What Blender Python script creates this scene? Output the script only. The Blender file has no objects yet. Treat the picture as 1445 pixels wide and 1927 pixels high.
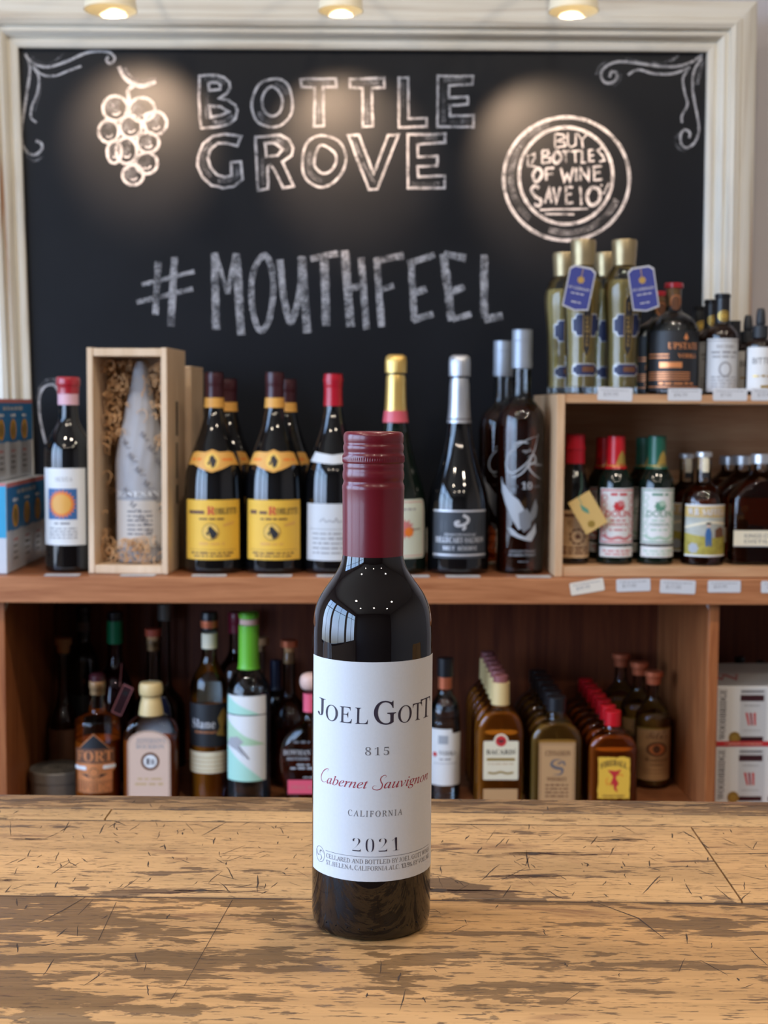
import bpy, bmesh, math, random
from mathutils import Vector, Matrix

S = bpy.context.scene
COL = S.collection
random.seed(11)
R_ = math.radians

# ------------------------------------------------------------------ camera
FPX, IW, IH = 2600.0, 1445.0, 1927.0
CZ = 1.30                                   # eye height
YAW, ROLL, PITCH = R_(1.3), R_(0.35), math.atan(198.5 / 2600.0)
fw = Vector((math.sin(YAW) * math.cos(PITCH), math.cos(YAW) * math.cos(PITCH), -math.sin(PITCH)))
rt = Vector((math.cos(YAW), -math.sin(YAW), 0))
up = rt.cross(fw)
rt, up = rt * math.cos(ROLL) + up * math.sin(ROLL), up * math.cos(ROLL) - rt * math.sin(ROLL)
EYE = Vector((0, 0, CZ))
cd = bpy.data.cameras.new('camera')
cd.sensor_fit = 'HORIZONTAL'
cd.sensor_width = 36.0
cd.lens = 36.0 * FPX / IW
cd.clip_start = 0.02
cd.dof.use_dof = True
cd.dof.focus_distance = 0.637
cd.dof.aperture_fstop = 28.0
cam = bpy.data.objects.new('camera', cd)
COL.objects.link(cam)
M = Matrix((rt, up, -fw)).transposed().to_4x4()
M.translation = EYE
cam.matrix_world = M
S.camera = cam

# ------------------------------------------------------------------ world, windows' daylight, exposure
wd = bpy.data.worlds.new('street_daylight')
S.world = wd
wd.use_nodes = True
nt = wd.node_tree
bg = nt.nodes['Background']
tc = nt.nodes.new('ShaderNodeTexCoord')
sx = nt.nodes.new('ShaderNodeSeparateXYZ')
rp = nt.nodes.new('ShaderNodeValToRGB')
mr = nt.nodes.new('ShaderNodeMapRange')
mr.inputs['From Min'].default_value = -0.4
mr.inputs['From Max'].default_value = 0.6
nt.links.new(tc.outputs['Generated'], sx.inputs[0])
nt.links.new(sx.outputs['Z'], mr.inputs['Value'])
nt.links.new(mr.outputs[0], rp.inputs[0])
els = rp.color_ramp.elements
els[0].position, els[0].color = 0.25, (.22, .24, .25, 1)
els[1].position, els[1].color = 1.0, (.30, .52, 1.0, 1)
e = els.new(.42); e.color = (.50, .66, .96, 1)
e = els.new(.62); e.color = (.46, .68, 1.0, 1)
nt.links.new(rp.outputs[0], bg.inputs['Color'])
bg.inputs['Strength'].default_value = 11.5

S.view_settings.view_transform = 'Standard'
S.view_settings.look = 'None'
S.view_settings.gamma = 1.0
S.view_settings.use_curve_mapping = False
S.view_settings.exposure = 0.12
S.cycles.use_denoising = True
S.cycles.max_bounces = 10
S.cycles.diffuse_bounces = 4
S.cycles.glossy_bounces = 4
S.cycles.transmission_bounces = 8
S.cycles.transparent_max_bounces = 40
S.cycles.caustics_reflective = False
S.cycles.caustics_refractive = False
S.cycles.sample_clamp_indirect = 4.0
S.cycles.blur_glossy = 0.5

XL, XR, YF, YB, ZT = -2.5, 2.7, 2.62, -3.2, 2.95      # room: left, right, board wall, rear wall, ceiling
WIN = [(-2.9, -1.3), (-1.1, 0.5), (0.65, 1.75)]            # windows in the left wall (y range)
WZ0, WZ1 = 0.75, 2.55


def area(name, loc, rot, sx_, sy_, power, col, portal=False, shape='RECTANGLE'):
    l = bpy.data.lights.new(name, 'AREA')
    l.shape = shape
    l.size, l.size_y = sx_, sy_
    l.energy, l.color = power, col
    if portal:
        l.cycles.is_portal = True
    o = bpy.data.objects.new(name, l)
    COL.objects.link(o)
    o.location, o.rotation_euler = loc, rot
    return o


for a, b in WIN:
    area('window_daylight', (XL - .06, (a + b) / 2, (WZ0 + WZ1) / 2), (0, R_(-90), 0), WZ1 - WZ0, b - a, 1, (1, 1, 1), True)
# warm ceiling lamps over the sales floor (their fittings are built with the ceiling)
CEIL = [(-1.2, -1.6), (0.1, -1.7), (1.4, -1.6), (-1.1, -.4), (1.3, -.4), (-.75, .95), (.25, 1.0), (1.2, .95)]
for x, y in CEIL:
    area('ceiling_lamp_light', (x, y, ZT - .045), (0, 0, 0), .13, .13, 9.5, (1, .86, .70), shape='DISK')


# ------------------------------------------------------------------ pixel -> place
def ray(px, py):
    return fw + rt * ((px - IW / 2) / FPX) - up * ((py - IH / 2) / FPX)


def W(px, py, Y):
    d = ray(px, py)
    return EYE + d * (Y / d.y)


def WZ(px, py, z):
    d = ray(px, py)
    return EYE + d * ((z - CZ) / d.z)


ZC, ZS, ZF = CZ - .25, CZ - .259, CZ - .635     # counter top, main shelf top, lower shelf floor
ZB = CZ + .0205                                  # top of the pine cubby
ZI = ZS + .016                                   # floor inside it


# ------------------------------------------------------------------ materials
def nodes(name):
    m = bpy.data.materials.new(name)
    m.use_nodes = True
    return m, m.node_tree, m.node_tree.nodes['Principled BSDF'], m.node_tree.nodes['Material Output']


def mat(name, c, rough=.5, metal=0, spec=.5, coat=0, noise=0, nscale=60, emit=None, es=1, trans=0, sub=0):
    m, t, b, o = nodes(name)
    b.inputs['Base Color'].default_value = (*c, 1)
    b.inputs['Roughness'].default_value = rough
    b.inputs['Metallic'].default_value = metal
    b.inputs['Specular IOR Level'].default_value = spec
    b.inputs['Coat Weight'].default_value = coat
    b.inputs['Coat Roughness'].default_value = .04
    b.inputs['Transmission Weight'].default_value = trans
    if emit:
        b.inputs['Emission Color'].default_value = (*emit, 1)
        b.inputs['Emission Strength'].default_value = es
    if noise:
        n = t.nodes.new('ShaderNodeTexNoise'); n.inputs['Scale'].default_value = nscale
        n.inputs['Detail'].default_value = 4
        tcn = t.nodes.new('ShaderNodeTexCoord'); t.links.new(tcn.outputs['Object'], n.inputs['Vector'])
        mx = t.nodes.new('ShaderNodeMix'); mx.data_type = 'RGBA'; mx.blend_type = 'MIX'
        mx.inputs['A'].default_value = (*[v * (1 - noise) for v in c], 1)
        mx.inputs['B'].default_value = (*[min(1, v * (1 + noise)) for v in c], 1)
        t.links.new(n.outputs['Fac'], mx.inputs['Factor'])
        t.links.new(mx.outputs['Result'], b.inputs['Base Color'])
    return m


def wood(name, c1, c2, stretch=(3, 40, 40), rough=.5, c3=None, scale=1.0, bump=.15, spec=.4):
    m, t, b, o = nodes(name)
    tcn = t.nodes.new('ShaderNodeTexCoord')
    oi = t.nodes.new('ShaderNodeObjectInfo')
    ad = t.nodes.new('ShaderNodeVectorMath'); ad.operation = 'ADD'
    t.links.new(tcn.outputs['Object'], ad.inputs[0]); t.links.new(oi.outputs['Random'], ad.inputs[1])
    mp = t.nodes.new('ShaderNodeMapping'); mp.inputs['Scale'].default_value = [v * scale for v in stretch]
    t.links.new(ad.outputs[0], mp.inputs['Vector'])
    n1 = t.nodes.new('ShaderNodeTexNoise'); n1.inputs['Scale'].default_value = 1.0
    n1.inputs['Detail'].default_value = 6; n1.inputs['Distortion'].default_value = 1.2
    t.links.new(mp.outputs[0], n1.inputs['Vector'])
    n2 = t.nodes.new('ShaderNodeTexNoise'); n2.inputs['Scale'].default_value = 6.0
    n2.inputs['Detail'].default_value = 3
    t.links.new(mp.outputs[0], n2.inputs['Vector'])
    mm = t.nodes.new('ShaderNodeMath'); mm.operation = 'MULTIPLY_ADD'; mm.inputs[1].default_value = .35
    t.links.new(n2.outputs['Fac'], mm.inputs[0]); t.links.new(n1.outputs['Fac'], mm.inputs[2])
    rpn = t.nodes.new('ShaderNodeValToRGB')
    el = rpn.color_ramp.elements
    el[0].position, el[0].color = .48, (*c1, 1)
    el[1].position, el[1].color = .86, (*c2, 1)
    if c3:
        k = el.new(.40); k.color = (*c3, 1)
    t.links.new(mm.outputs[0], rpn.inputs[0])
    t.links.new(rpn.outputs[0], b.inputs['Base Color'])
    b.inputs['Roughness'].default_value = rough
    b.inputs['Specular IOR Level'].default_value = spec
    if bump:
        bp = t.nodes.new('ShaderNodeBump'); bp.inputs['Strength'].default_value = bump
        bp.inputs['Distance'].default_value = .001
        t.links.new(mm.outputs[0], bp.inputs['Height']); t.links.new(bp.outputs[0], b.inputs['Normal'])
    return m


def thin_glass(name, tint=(.93, .95, .94), edge=(.40, .43, .42), rough=.015):
    """clear bottle wall: see-through with a fresnel reflection, darker where it is seen edge on"""
    m, t, b, o = nodes(name)
    t.nodes.remove(b)
    tr = t.nodes.new('ShaderNodeBsdfTransparent')
    lw = t.nodes.new('ShaderNodeLayerWeight'); lw.inputs['Blend'].default_value = .22
    mx = t.nodes.new('ShaderNodeMix'); mx.data_type = 'RGBA'
    mx.inputs['A'].default_value = (*tint, 1); mx.inputs['B'].default_value = (*edge, 1)
    t.links.new(lw.outputs['Facing'], mx.inputs['Factor'])
    t.links.new(mx.outputs['Result'], tr.inputs['Color'])
    gl = t.nodes.new('ShaderNodeBsdfGlossy'); gl.inputs['Roughness'].default_value = rough
    fr = t.nodes.new('ShaderNodeFresnel'); fr.inputs['IOR'].default_value = 1.55
    ms = t.nodes.new('ShaderNodeMixShader')
    t.links.new(fr.outputs[0], ms.inputs[0]); t.links.new(tr.outputs[0], ms.inputs[1]); t.links.new(gl.outputs[0], ms.inputs[2])
    t.links.new(ms.outputs[0], o.inputs['Surface'])
    return m


def liquid(name, c, scatter=.25, body=None, ior=1.33):
    m, t, b, o = nodes(name)
    b.inputs['Base Color'].default_value = (*c, 1)
    b.inputs['Transmission Weight'].default_value = 1
    b.inputs['Roughness'].default_value = .0
    b.inputs['IOR'].default_value = ior
    body = body or c
    d = t.nodes.new('ShaderNodeBsdfDiffuse'); d.inputs[0].default_value = (*body, 1)
    tl = t.nodes.new('ShaderNodeBsdfTranslucent'); tl.inputs[0].default_value = (*body, 1)
    m1 = t.nodes.new('ShaderNodeMixShader'); m1.inputs[0].default_value = .3
    t.links.new(d.outputs[0], m1.inputs[1]); t.links.new(tl.outputs[0], m1.inputs[2])
    m2 = t.nodes.new('ShaderNodeMixShader'); m2.inputs[0].default_value = scatter
    t.links.new(b.outputs[0], m2.inputs[1]); t.links.new(m1.outputs[0], m2.inputs[2])
    t.links.new(m2.outputs[0], o.inputs['Surface'])
    return m


def chalk(name, c, cover, scale=900):
    """powdery chalk: grains of it cover the slate in part"""
    m, t, b, o = nodes(name)
    b.inputs['Base Color'].default_value = (*c, 1)
    b.inputs['Roughness'].default_value = 1
    b.inputs['Specular IOR Level'].default_value = 0
    tcn = t.nodes.new('ShaderNodeTexCoord')
    n = t.nodes.new('ShaderNodeTexNoise'); n.inputs['Scale'].default_value = scale; n.inputs['Detail'].default_value = 2
    t.links.new(tcn.outputs['Object'], n.inputs['Vector'])
    n2 = t.nodes.new('ShaderNodeTexNoise'); n2.inputs['Scale'].default_value = 45; n2.inputs['Detail'].default_value = 3
    t.links.new(tcn.outputs['Object'], n2.inputs['Vector'])
    a = t.nodes.new('ShaderNodeMath'); a.operation = 'MULTIPLY_ADD'; a.inputs[1].default_value = .8
    t.links.new(n2.outputs['Fac'], a.inputs[0]); t.links.new(n.outputs['Fac'], a.inputs[2])
    r = t.nodes.new('ShaderNodeMapRange')
    r.inputs['From Min'].default_value = 1.25 - cover; r.inputs['From Max'].default_value = 1.65 - cover
    r.inputs['To Min'].default_value = .0; r.inputs['To Max'].default_value = .95
    t.links.new(a.outputs[0], r.inputs['Value'])
    t.links.new(r.outputs[0], b.inputs['Alpha'])
    return m


M_ = {}
def flat_m(key, c, rough=.6, **k):
    M_[key] = mat(key, c, rough, **k)
flat_m('paper_white', (.74, .74, .73), .7, noise=.03, nscale=200)
flat_m('paper_grey_white', (.60, .61, .62), .6)
flat_m('paper_cream', (.74, .66, .48), .65)
flat_m('paper_pale_green', (.62, .66, .54), .65)
flat_m('paper_tan', (.55, .37, .20), .65, noise=.2, nscale=90)
flat_m('paper_kraft', (.50, .29, .13), .65)
flat_m('paper_yellow', (.80, .47, .05), .6)
flat_m('paper_peach', (.66, .47, .36), .65)
flat_m('paper_black', (.012, .013, .016), .5)
flat_m('paper_navy', (.012, .020, .075), .5)
flat_m('paper_blue_tag', (.035, .045, .22), .6)
flat_m('paper_mint', (.40, .68, .56), .6)
flat_m('paper_green_mint', (.42, .62, .42), .6)
flat_m('paper_pink', (.75, .10, .17), .5)
flat_m('ink_black', (.018, .016, .018), .6)
flat_m('ink_grey', (.13, .12, .13), .6)
flat_m('ink_soft', (.30, .29, .30), .6)
flat_m('ink_red', (.55, .025, .03), .6)
flat_m('ink_wine', (.30, .015, .035), .6)
flat_m('ink_orange', (.80, .20, .02), .6)
flat_m('ink_gold', (.55, .36, .08), .35, metal=.6)
flat_m('ink_silver', (.62, .62, .64), .35, metal=.3)
flat_m('ink_white', (.78, .78, .78), .6)
flat_m('ink_frost', (.36, .38, .41), .6)
flat_m('ink_frost_dim', (.16, .17, .19), .6)
flat_m('ink_green', (.10, .26, .17), .6)
flat_m('ink_brown', (.14, .055, .025), .6)
flat_m('ink_pale_green', (.40, .55, .44), .6)
flat_m('ink_rose', (.58, .19, .19), .6)
flat_m('ink_blue', (.04, .13, .32), .5)
flat_m('copper_foil', (.88, .34, .13), .32, metal=.5)
flat_m('dark_bottle_glass', (.0035, .0035, .004), .025, spec=.55, coat=.3)
flat_m('green_bottle_glass', (.004, .009, .006), .03, spec=.55)
flat_m('brown_bottle_glass', (.012, .005, .003), .03, spec=.55)
flat_m('wax_red', (.36, .012, .022), .28, coat=.3)
flat_m('band_pink', (.68, .40, .45), .5)
flat_m('capsule_maroon', (.045, .008, .012), .35)
flat_m('band_orange', (.72, .36, .07), .5)
flat_m('capsule_red', (.42, .006, .02), .28)
flat_m('foil_gold', (.78, .52, .16), .33, metal=.75)
flat_m('foil_silver', (.50, .52, .56), .36, metal=.75)
flat_m('foil_rose', (.62, .10, .13), .35)
flat_m('cap_grey', (.34, .38, .44), .42, metal=.45)
flat_m('cap_gold', (.40, .31, .17), .36, metal=.7)
flat_m('cap_black', (.010, .010, .012), .35)
flat_m('cap_rubber', (.018, .020, .024), .55)
flat_m('cap_green', (.012, .10, .06), .3)
flat_m('cap_red', (.50, .008, .015), .3)
flat_m('cap_steel', (.55, .55, .56), .3, metal=.7)
flat_m('cap_rose', (.26, .09, .09), .35)
flat_m('cap_copper', (.62, .16, .07), .35, metal=.45)
flat_m('cap_lime', (.16, .52, .03), .4)
flat_m('cap_emerald', (.0, .22, .08), .4)
flat_m('cap_magenta', (.20, .01, .03), .35)
flat_m('cap_cream', (.68, .50, .23), .45)
flat_m('cap_blush', (.70, .46, .38), .5)
flat_m('cork', (.52, .28, .12), .8, noise=.25, nscale=250)
flat_m('cork_red', (.45, .07, .03), .6)
flat_m('tin_metal', (.20, .185, .165), .5, metal=.3)
flat_m('tin_ink', (.07, .06, .055), .5)
flat_m('capsule_burgundy', (.125, .004, .010), .30, spec=.5, coat=.15)
flat_m('lamp_metal', (.25, .24, .22), .4, metal=.7)
flat_m('carton_blue', (.03, .18, .42), .45)
flat_m('carton_sky', (.04, .36, .62), .45)
flat_m('carton_white', (.60, .63, .68), .45)
flat_m('carton_orange', (.70, .34, .03), .5)
flat_m('tissue', (.38, .37, .38), .75, noise=.12, nscale=25)
flat_m('tissue_ink', (.17, .16, .17), .7)
flat_m('straw', (.62, .36, .17), .7)
flat_m('adhesive_label', (.62, .62, .63), .5)
flat_m('yellowed_label', (.74, .66, .55), .5)
M_['clear_glass'] = thin_glass('clear_glass')
M_['grey_glass'] = thin_glass('grey_glass', (.80, .82, .83), (.16, .18, .19))
M_['purple_glass'] = thin_glass('purple_glass', (.55, .30, .45), (.10, .02, .06))
M_['amber_liquid'] = liquid('amber_liquid', (.92, .38, .05), .58, (.88, .25, .02))
M_['red_amber_liquid'] = liquid('red_amber_liquid', (.80, .20, .02), .60, (.80, .15, .012))
M_['dark_whiskey'] = liquid('dark_whiskey', (.45, .08, .02), .2, (.13, .018, .004))
M_['gold_liquid'] = liquid('gold_liquid', (.90, .60, .22), .45, (.75, .36, .07))
M_['pale_gold_liquid'] = liquid('pale_gold_liquid', (.99, .86, .45), .55, (1.0, .74, .27))
M_['clear_liquid'] = liquid('clear_liquid', (.93, .94, .95), .05, (.5, .5, .5))
M_['purple_liquid'] = liquid('purple_liquid', (.25, .03, .10), .3, (.12, .012, .045))
M_['slate'] = mat('slate', (.0075, .009, .0125), .40, noise=.35, nscale=7, spec=.26)
M_['chalk_line'] = chalk('chalk_line', (.62, .61, .63), .62)
M_['chalk_soft'] = chalk('chalk_soft', (.34, .34, .36), .42, 500)
M_['chalk_block'] = chalk('chalk_block', (.50, .50, .53), .52, 700)
PINE = wood('pine', (.52, .31, .16), (.68, .45, .27), (30, 30, 4), .5, scale=1)
PINE_H = wood('pine_board', (.45, .22, .10), (.60, .36, .19), (3, 30, 30), .5, c3=(.33, .14, .06))
CRATE = wood('crate_wood', (.62, .43, .26), (.75, .56, .38), (30, 30, 3), .55)
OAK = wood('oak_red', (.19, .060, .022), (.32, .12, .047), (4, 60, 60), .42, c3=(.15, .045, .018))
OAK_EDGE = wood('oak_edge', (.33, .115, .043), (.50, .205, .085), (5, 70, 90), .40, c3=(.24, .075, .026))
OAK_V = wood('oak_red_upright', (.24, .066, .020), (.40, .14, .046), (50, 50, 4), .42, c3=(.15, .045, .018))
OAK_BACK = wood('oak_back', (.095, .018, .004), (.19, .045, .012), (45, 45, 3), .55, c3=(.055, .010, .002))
WALL = mat('wall_paint', (.60, .575, .60), .7, noise=.05, nscale=4)


# ------------------------------------------------------------------ objects
def empty(name, loc, label, cat, group=None, rz=0.0, mw=None):
    o = bpy.data.objects.new(name, None)
    COL.objects.link(o)
    o.empty_display_size = .02
    if mw is not None:
        o.matrix_world = mw
    else:
        o.location = loc
        o.rotation_euler = (0, 0, rz)
    tag(o, label, cat, group)
    return o


def tag(o, label=None, cat=None, group=None, kind=None):
    if label: o['label'] = label
    if cat: o['category'] = cat
    if group: o['group'] = group
    if kind: o['kind'] = kind
    return o


def copy_tree(o, loc=None, label=None, parent=None):
    c = o.copy()
    COL.objects.link(c)
    if parent is not None:
        c.parent = parent
    if loc is not None:
        c.location = loc
    if label:
        c['label'] = label
    for k in [x for x in COL.objects if x.parent is o]:
        copy_tree(k, parent=c)
    return c


class Geo:
    def __init__(self):
        self.v, self.f, self.m, self.mats = [], [], [], []

    def mi(self, m):
        if isinstance(m, str): m = M_[m]
        if m not in self.mats: self.mats.append(m)
        return self.mats.index(m)

    def add(self, vs, fs, m):
        n = len(self.v); k = self.mi(m)
        self.v += [tuple(p) for p in vs]
        self.f += [tuple(i + n for i in q) for q in fs]
        self.m += [k] * len(fs)
        return self

    def loft(self, rings, m, caps=True, closed=True):
        """rings: lists of equally many points"""
        k = len(rings[0]); vs = [p for r in rings for p in r]; fs = []
        for i in range(len(rings) - 1):
            for j in range(k if closed else k - 1):
                a, b = i * k + j, i * k + (j + 1) % k
                fs.append((a, b, b + k, a + k))
        if caps:
            fs.append(tuple(reversed(range(k)))); fs.append(tuple((len(rings) - 1) * k + j for j in range(k)))
        return self.add(vs, fs, m)

    def lathe(self, prof, m, seg=40, c=(0, 0), flute=None, caps=True):
        rings = []
        for r, z in prof:
            rr = max(r, 1e-5)
            rings.append([(c[0] + rr * (1 + (flute(j, z) if flute else 0)) * math.sin(2 * math.pi * j / seg),
                           c[1] - rr * (1 + (flute(j, z) if flute else 0)) * math.cos(2 * math.pi * j / seg), z) for j in range(seg)])
        return self.loft(rings, m, caps)

    def box(self, x0, x1, y0, y1, z0, z1, m):
        vs = [(x, y, z) for z in (z0, z1) for y in (y0, y1) for x in (x0, x1)]
        return self.add(vs, [(0, 2, 3, 1), (4, 5, 7, 6), (0, 1, 5, 4), (2, 6, 7, 3), (0, 4, 6, 2), (1, 3, 7, 5)], m)

    def tube(self, pts, r, m, seg=8):
        pts = [Vector(p) for p in pts]; rings = []; n = None
        for i, p in enumerate(pts):
            d = (pts[min(i + 1, len(pts) - 1)] - pts[max(i - 1, 0)]).normalized()
            if n is None:
                n = d.orthogonal().normalized()
            n = (n - d * n.dot(d)).normalized(); b = d.cross(n)
            rr = r[i] if isinstance(r, (list, tuple)) else r
            rings.append([p + (n * math.cos(2 * math.pi * j / seg) + b * math.sin(2 * math.pi * j / seg)) * rr for j in range(seg)])
        return self.loft(rings, m)

    def build(self, name, parent=None, loc=(0, 0, 0), smooth=38, bevel=0, label=None, rz=0):
        me = bpy.data.meshes.new(name)
        me.from_pydata(self.v, [], self.f)
        for x in self.mats: me.materials.append(x)
        me.polygons.foreach_set('material_index', self.m)
        me.polygons.foreach_set('use_smooth', [bool(smooth)] * len(self.f))
        me.update()
        if smooth: me.set_sharp_from_angle(angle=R_(smooth))
        o = bpy.data.objects.new(name, me)
        COL.objects.link(o)
        o.location = loc
        o.rotation_euler = (0, 0, rz)
        if parent is not None: o.parent = parent
        if bevel:
            b = o.modifiers.new('bevel', 'BEVEL'); b.width = bevel; b.segments = 3; b.limit_method = 'ANGLE'
        if label: o['label'] = label
        return o


# ------------------------------------------------------------------ flat drawing (labels, chalk, print)
def uni(s, style):
    if style == 'sans': return s
    if style == 'hand': return ''.join(uni(c, 'script' if c.isupper() else 'ital') for c in s)
    U = {'bold': (0x1D400, 0x1D41A, 0x1D7CE), 'ital': (0x1D434, 0x1D44E, None), 'script': (0x1D49C, 0x1D4B6, None),
         'bscript': (0x1D4D0, 0x1D4EA, None)}[style]
    ex = {'script': {'B': 0x212C, 'E': 0x2130, 'F': 0x2131, 'H': 0x210B, 'I': 0x2110, 'L': 0x2112, 'M': 0x2133, 'R': 0x211B,
                     'e': 0x212F, 'g': 0x210A, 'o': 0x2134}, 'ital': {'h': 0x210E}}.get(style, {})
    r = ''
    for c in s:
        if c in ex: r += chr(ex[c])
        elif 'A' <= c <= 'Z': r += chr(U[0] + ord(c) - 65)
        elif 'a' <= c <= 'z': r += chr(U[1] + ord(c) - 97)
        elif c.isdigit(): r += chr((U[2] or 0x1D7CE) + int(c))
        else: r += c
    return r


_tx = {}
def text_mesh(s, style, weight=0.0, space=1.0):
    k = (s, style, weight, space)
    if k in _tx: return _tx[k]
    cu = bpy.data.curves.new('t', 'FONT')
    cu.resolution_u = 4
    st = {'serif': 'ital', 'serifb': 'bold'}.get(style, style)
    cu.body = uni(s, st)
    if style == 'serif': cu.shear = -.24
    if style == 'hand': cu.shear = .12
    cu.offset = weight
    cu.space_character = space
    o = bpy.data.objects.new('t', cu)
    me = bpy.data.meshes.new_from_object(o)
    vs = [(v.co.x, v.co.y) for v in me.vertices]
    fs = [tuple(p.vertices) for p in me.polygons]
    bpy.data.objects.remove(o); bpy.data.curves.remove(cu); bpy.data.meshes.remove(me)
    _tx[k] = (vs, fs)
    return _tx[k]


def crom(pts, n=6, closed=False):
    out = []; N = len(pts)
    for i in range(N if closed else N - 1):
        g = (lambda k: pts[k % N]) if closed else (lambda k: pts[max(0, min(N - 1, k))])
        p0, p1, p2, p3 = g(i - 1), g(i), g(i + 1), g(i + 2)
        for j in range(n):
            t = j / n
            out.append(tuple(.5 * (2 * p1[a] + (p2[a] - p0[a]) * t + (2 * p0[a] - 5 * p1[a] + 4 * p2[a] - p3[a]) * t * t
                                   + (3 * p1[a] - p0[a] - 3 * p2[a] + p3[a]) * t ** 3) for a in (0, 1)))
    if not closed: out.append(tuple(pts[-1][:2]))
    return out


class Flat:
    def __init__(self): self.L, self.mats = {}, []

    def _bm(self, l):
        if l not in self.L: self.L[l] = bmesh.new()
        return self.L[l]

    def _mi(self, m):
        if isinstance(m, str): m = M_[m]
        if m not in self.mats: self.mats.append(m)
        return self.mats.index(m)

    def add(self, vs, fs, m, l):
        bm = self._bm(l); k = self._mi(m)
        q = [bm.verts.new((x, y, 0)) for x, y in vs]
        for f in fs:
            try:
                fc = bm.faces.new([q[i] for i in f]); fc.material_index = k
            except ValueError:
                pass
        return self

    def poly(self, pts, m, l=1): return self.add(pts, [tuple(range(len(pts)))], m, l)

    def rect(self, x0, y0, x1, y1, m, l=0): return self.poly([(x0, y0), (x1, y0), (x1, y1), (x0, y1)], m, l)

    def rrect(self, x0, y0, x1, y1, r, m, l=0):
        p = []
        for cx, cy, a in ((x1 - r, y0 + r, -90), (x1 - r, y1 - r, 0), (x0 + r, y1 - r, 90), (x0 + r, y0 + r, 180)):
            p += [(cx + r * math.cos(R_(a + t)), cy + r * math.sin(R_(a + t))) for t in (0, 30, 60, 90)]
        return self.poly(p, m, l)

    def disc(self, cx, cy, rx, m, l=1, ry=None, n=36, star=0):
        ry = ry or rx
        return self.poly([(cx + rx * (1 - star * (i % 2)) * math.cos(2 * math.pi * i / n), cy + ry * (1 - star * (i % 2)) * math.sin(2 * math.pi * i / n)) for i in range(n)], m, l)

    def ring(self, cx, cy, rx, w, m, l=1, ry=None, n=40):
        ry = ry or rx
        return self.stroke([(cx + rx * math.cos(2 * math.pi * i / n), cy + ry * math.sin(2 * math.pi * i / n)) for i in range(n)], w, m, l, closed=True)

    def stroke(self, pts, w, m, l=1, closed=False, curve=False, jit=0.0, taper=False):
        if curve: pts = crom(pts, 7, closed)
        N = len(pts)
        if N < 2: return self
        A, B = [], []
        for i, p in enumerate(pts):
            a = pts[(i - 1) % N] if closed else pts[max(0, i - 1)]
            b = pts[(i + 1) % N] if closed else pts[min(N - 1, i + 1)]
            d1 = Vector((p[0] - a[0], p[1] - a[1])); d2 = Vector((b[0] - p[0], b[1] - p[1]))
            if d1.length < 1e-9: d1 = d2
            if d2.length < 1e-9: d2 = d1
            if d1.length < 1e-9: d1 = d2 = Vector((1, 0))
            d1.normalize(); d2.normalize()
            t = d1 + d2
            t = t.normalized() if t.length > .2 else d1
            n = Vector((-t.y, t.x)); cs = max(.5, n.dot(Vector((-d1.y, d1.x))))
            ww = w * .5 * (1 + random.uniform(-jit, jit)) / cs
            if taper: ww *= max(.12, math.sin(math.pi * (i + .35) / (N - .3)))
            A.append((p[0] + n.x * ww, p[1] + n.y * ww)); B.append((p[0] - n.x * ww, p[1] - n.y * ww))
        fs = [(N + i, N + (i + 1) % N, (i + 1) % N, i) for i in range(N if closed else N - 1)]
        return self.add(A + B, fs, m, l)

    def text(self, s, x, y, h, m, l=1, style='sans', fit=None, align='C', weight=0.0, rot=0, space=1.0, curve=None, maxw=None):
        """h = cap height; x, y = baseline anchor; fit = total width; curve(u) lifts the baseline"""
        vs, fs = text_mesh(s, style, weight, space)
        if not vs: return self
        x0, x1 = min(v[0] for v in vs), max(v[0] for v in vs)
        k = h / .68
        kx = fit / (x1 - x0) if fit else k
        if maxw and (x1 - x0) * kx > maxw: kx = maxw / (x1 - x0)
        ox = {'C': (x0 + x1) / 2, 'L': x0, 'R': x1}[align]
        c, sn = math.cos(R_(rot)), math.sin(R_(rot))
        out = []
        for a, b in vs:
            u, v = (a - ox) * kx, b * k
            if curve: v += curve(u)
            out.append((x + u * c - v * sn, y + u * sn + v * c))
        return self.add(out, fs, m, l)

    def greek(self, x0, x1, y, h, m, l=1):
        """a line of print too small to read"""
        x = x0
        while x < x1:
            w = min(random.uniform(1.5, 5) * h, x1 - x)
            if w > h * .4: self.rect(x, y, x + w, y + h * random.uniform(.75, 1), m, l)
            x += w + h * .8
        return self

    def emit(self, geo, fn, du=None, dv=None):
        for l in sorted(self.L):
            bm = self.L[l]
            for step, ax in ((du, 0), (dv, 1)):
                if not step or not bm.verts: continue
                lo = min(v.co[ax] for v in bm.verts); hi = max(v.co[ax] for v in bm.verts)
                k = math.floor(lo / step) + 1
                while k * step < hi - 1e-7:
                    co = [0, 0, 0]; no = [0, 0, 0]; co[ax] = k * step; no[ax] = 1
                    bmesh.ops.bisect_plane(bm, geom=bm.verts[:] + bm.edges[:] + bm.faces[:], dist=1e-7, plane_co=co, plane_no=no)
                    k += 1
            bm.verts.index_update()
            n = len(geo.v)
            geo.v += [tuple(fn(v.co.x, v.co.y, l)) for v in bm.verts]
            for f in bm.faces:
                ids = [v.index for v in f.verts]
                if f.normal.z < 0 or (f.normal.z == 0 and f.calc_area() == 0): ids.reverse()
                geo.f.append(tuple(i + n for i in ids)); geo.m.append(geo.mi(self.mats[f.material_index]))
            bm.free()
        self.L = {}
        return geo


# ------------------------------------------------------------------ bottles
def chaikin(p, it=2, keep=()):
    for _ in range(it):
        q = [p[0]]
        for a, b in zip(p, p[1:]):
            q += [(a[0] * .75 + b[0] * .25, a[1] * .75 + b[1] * .25), (a[0] * .25 + b[0] * .75, a[1] * .25 + b[1] * .75)]
        q.append(p[-1]); p = q
    return p


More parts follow.
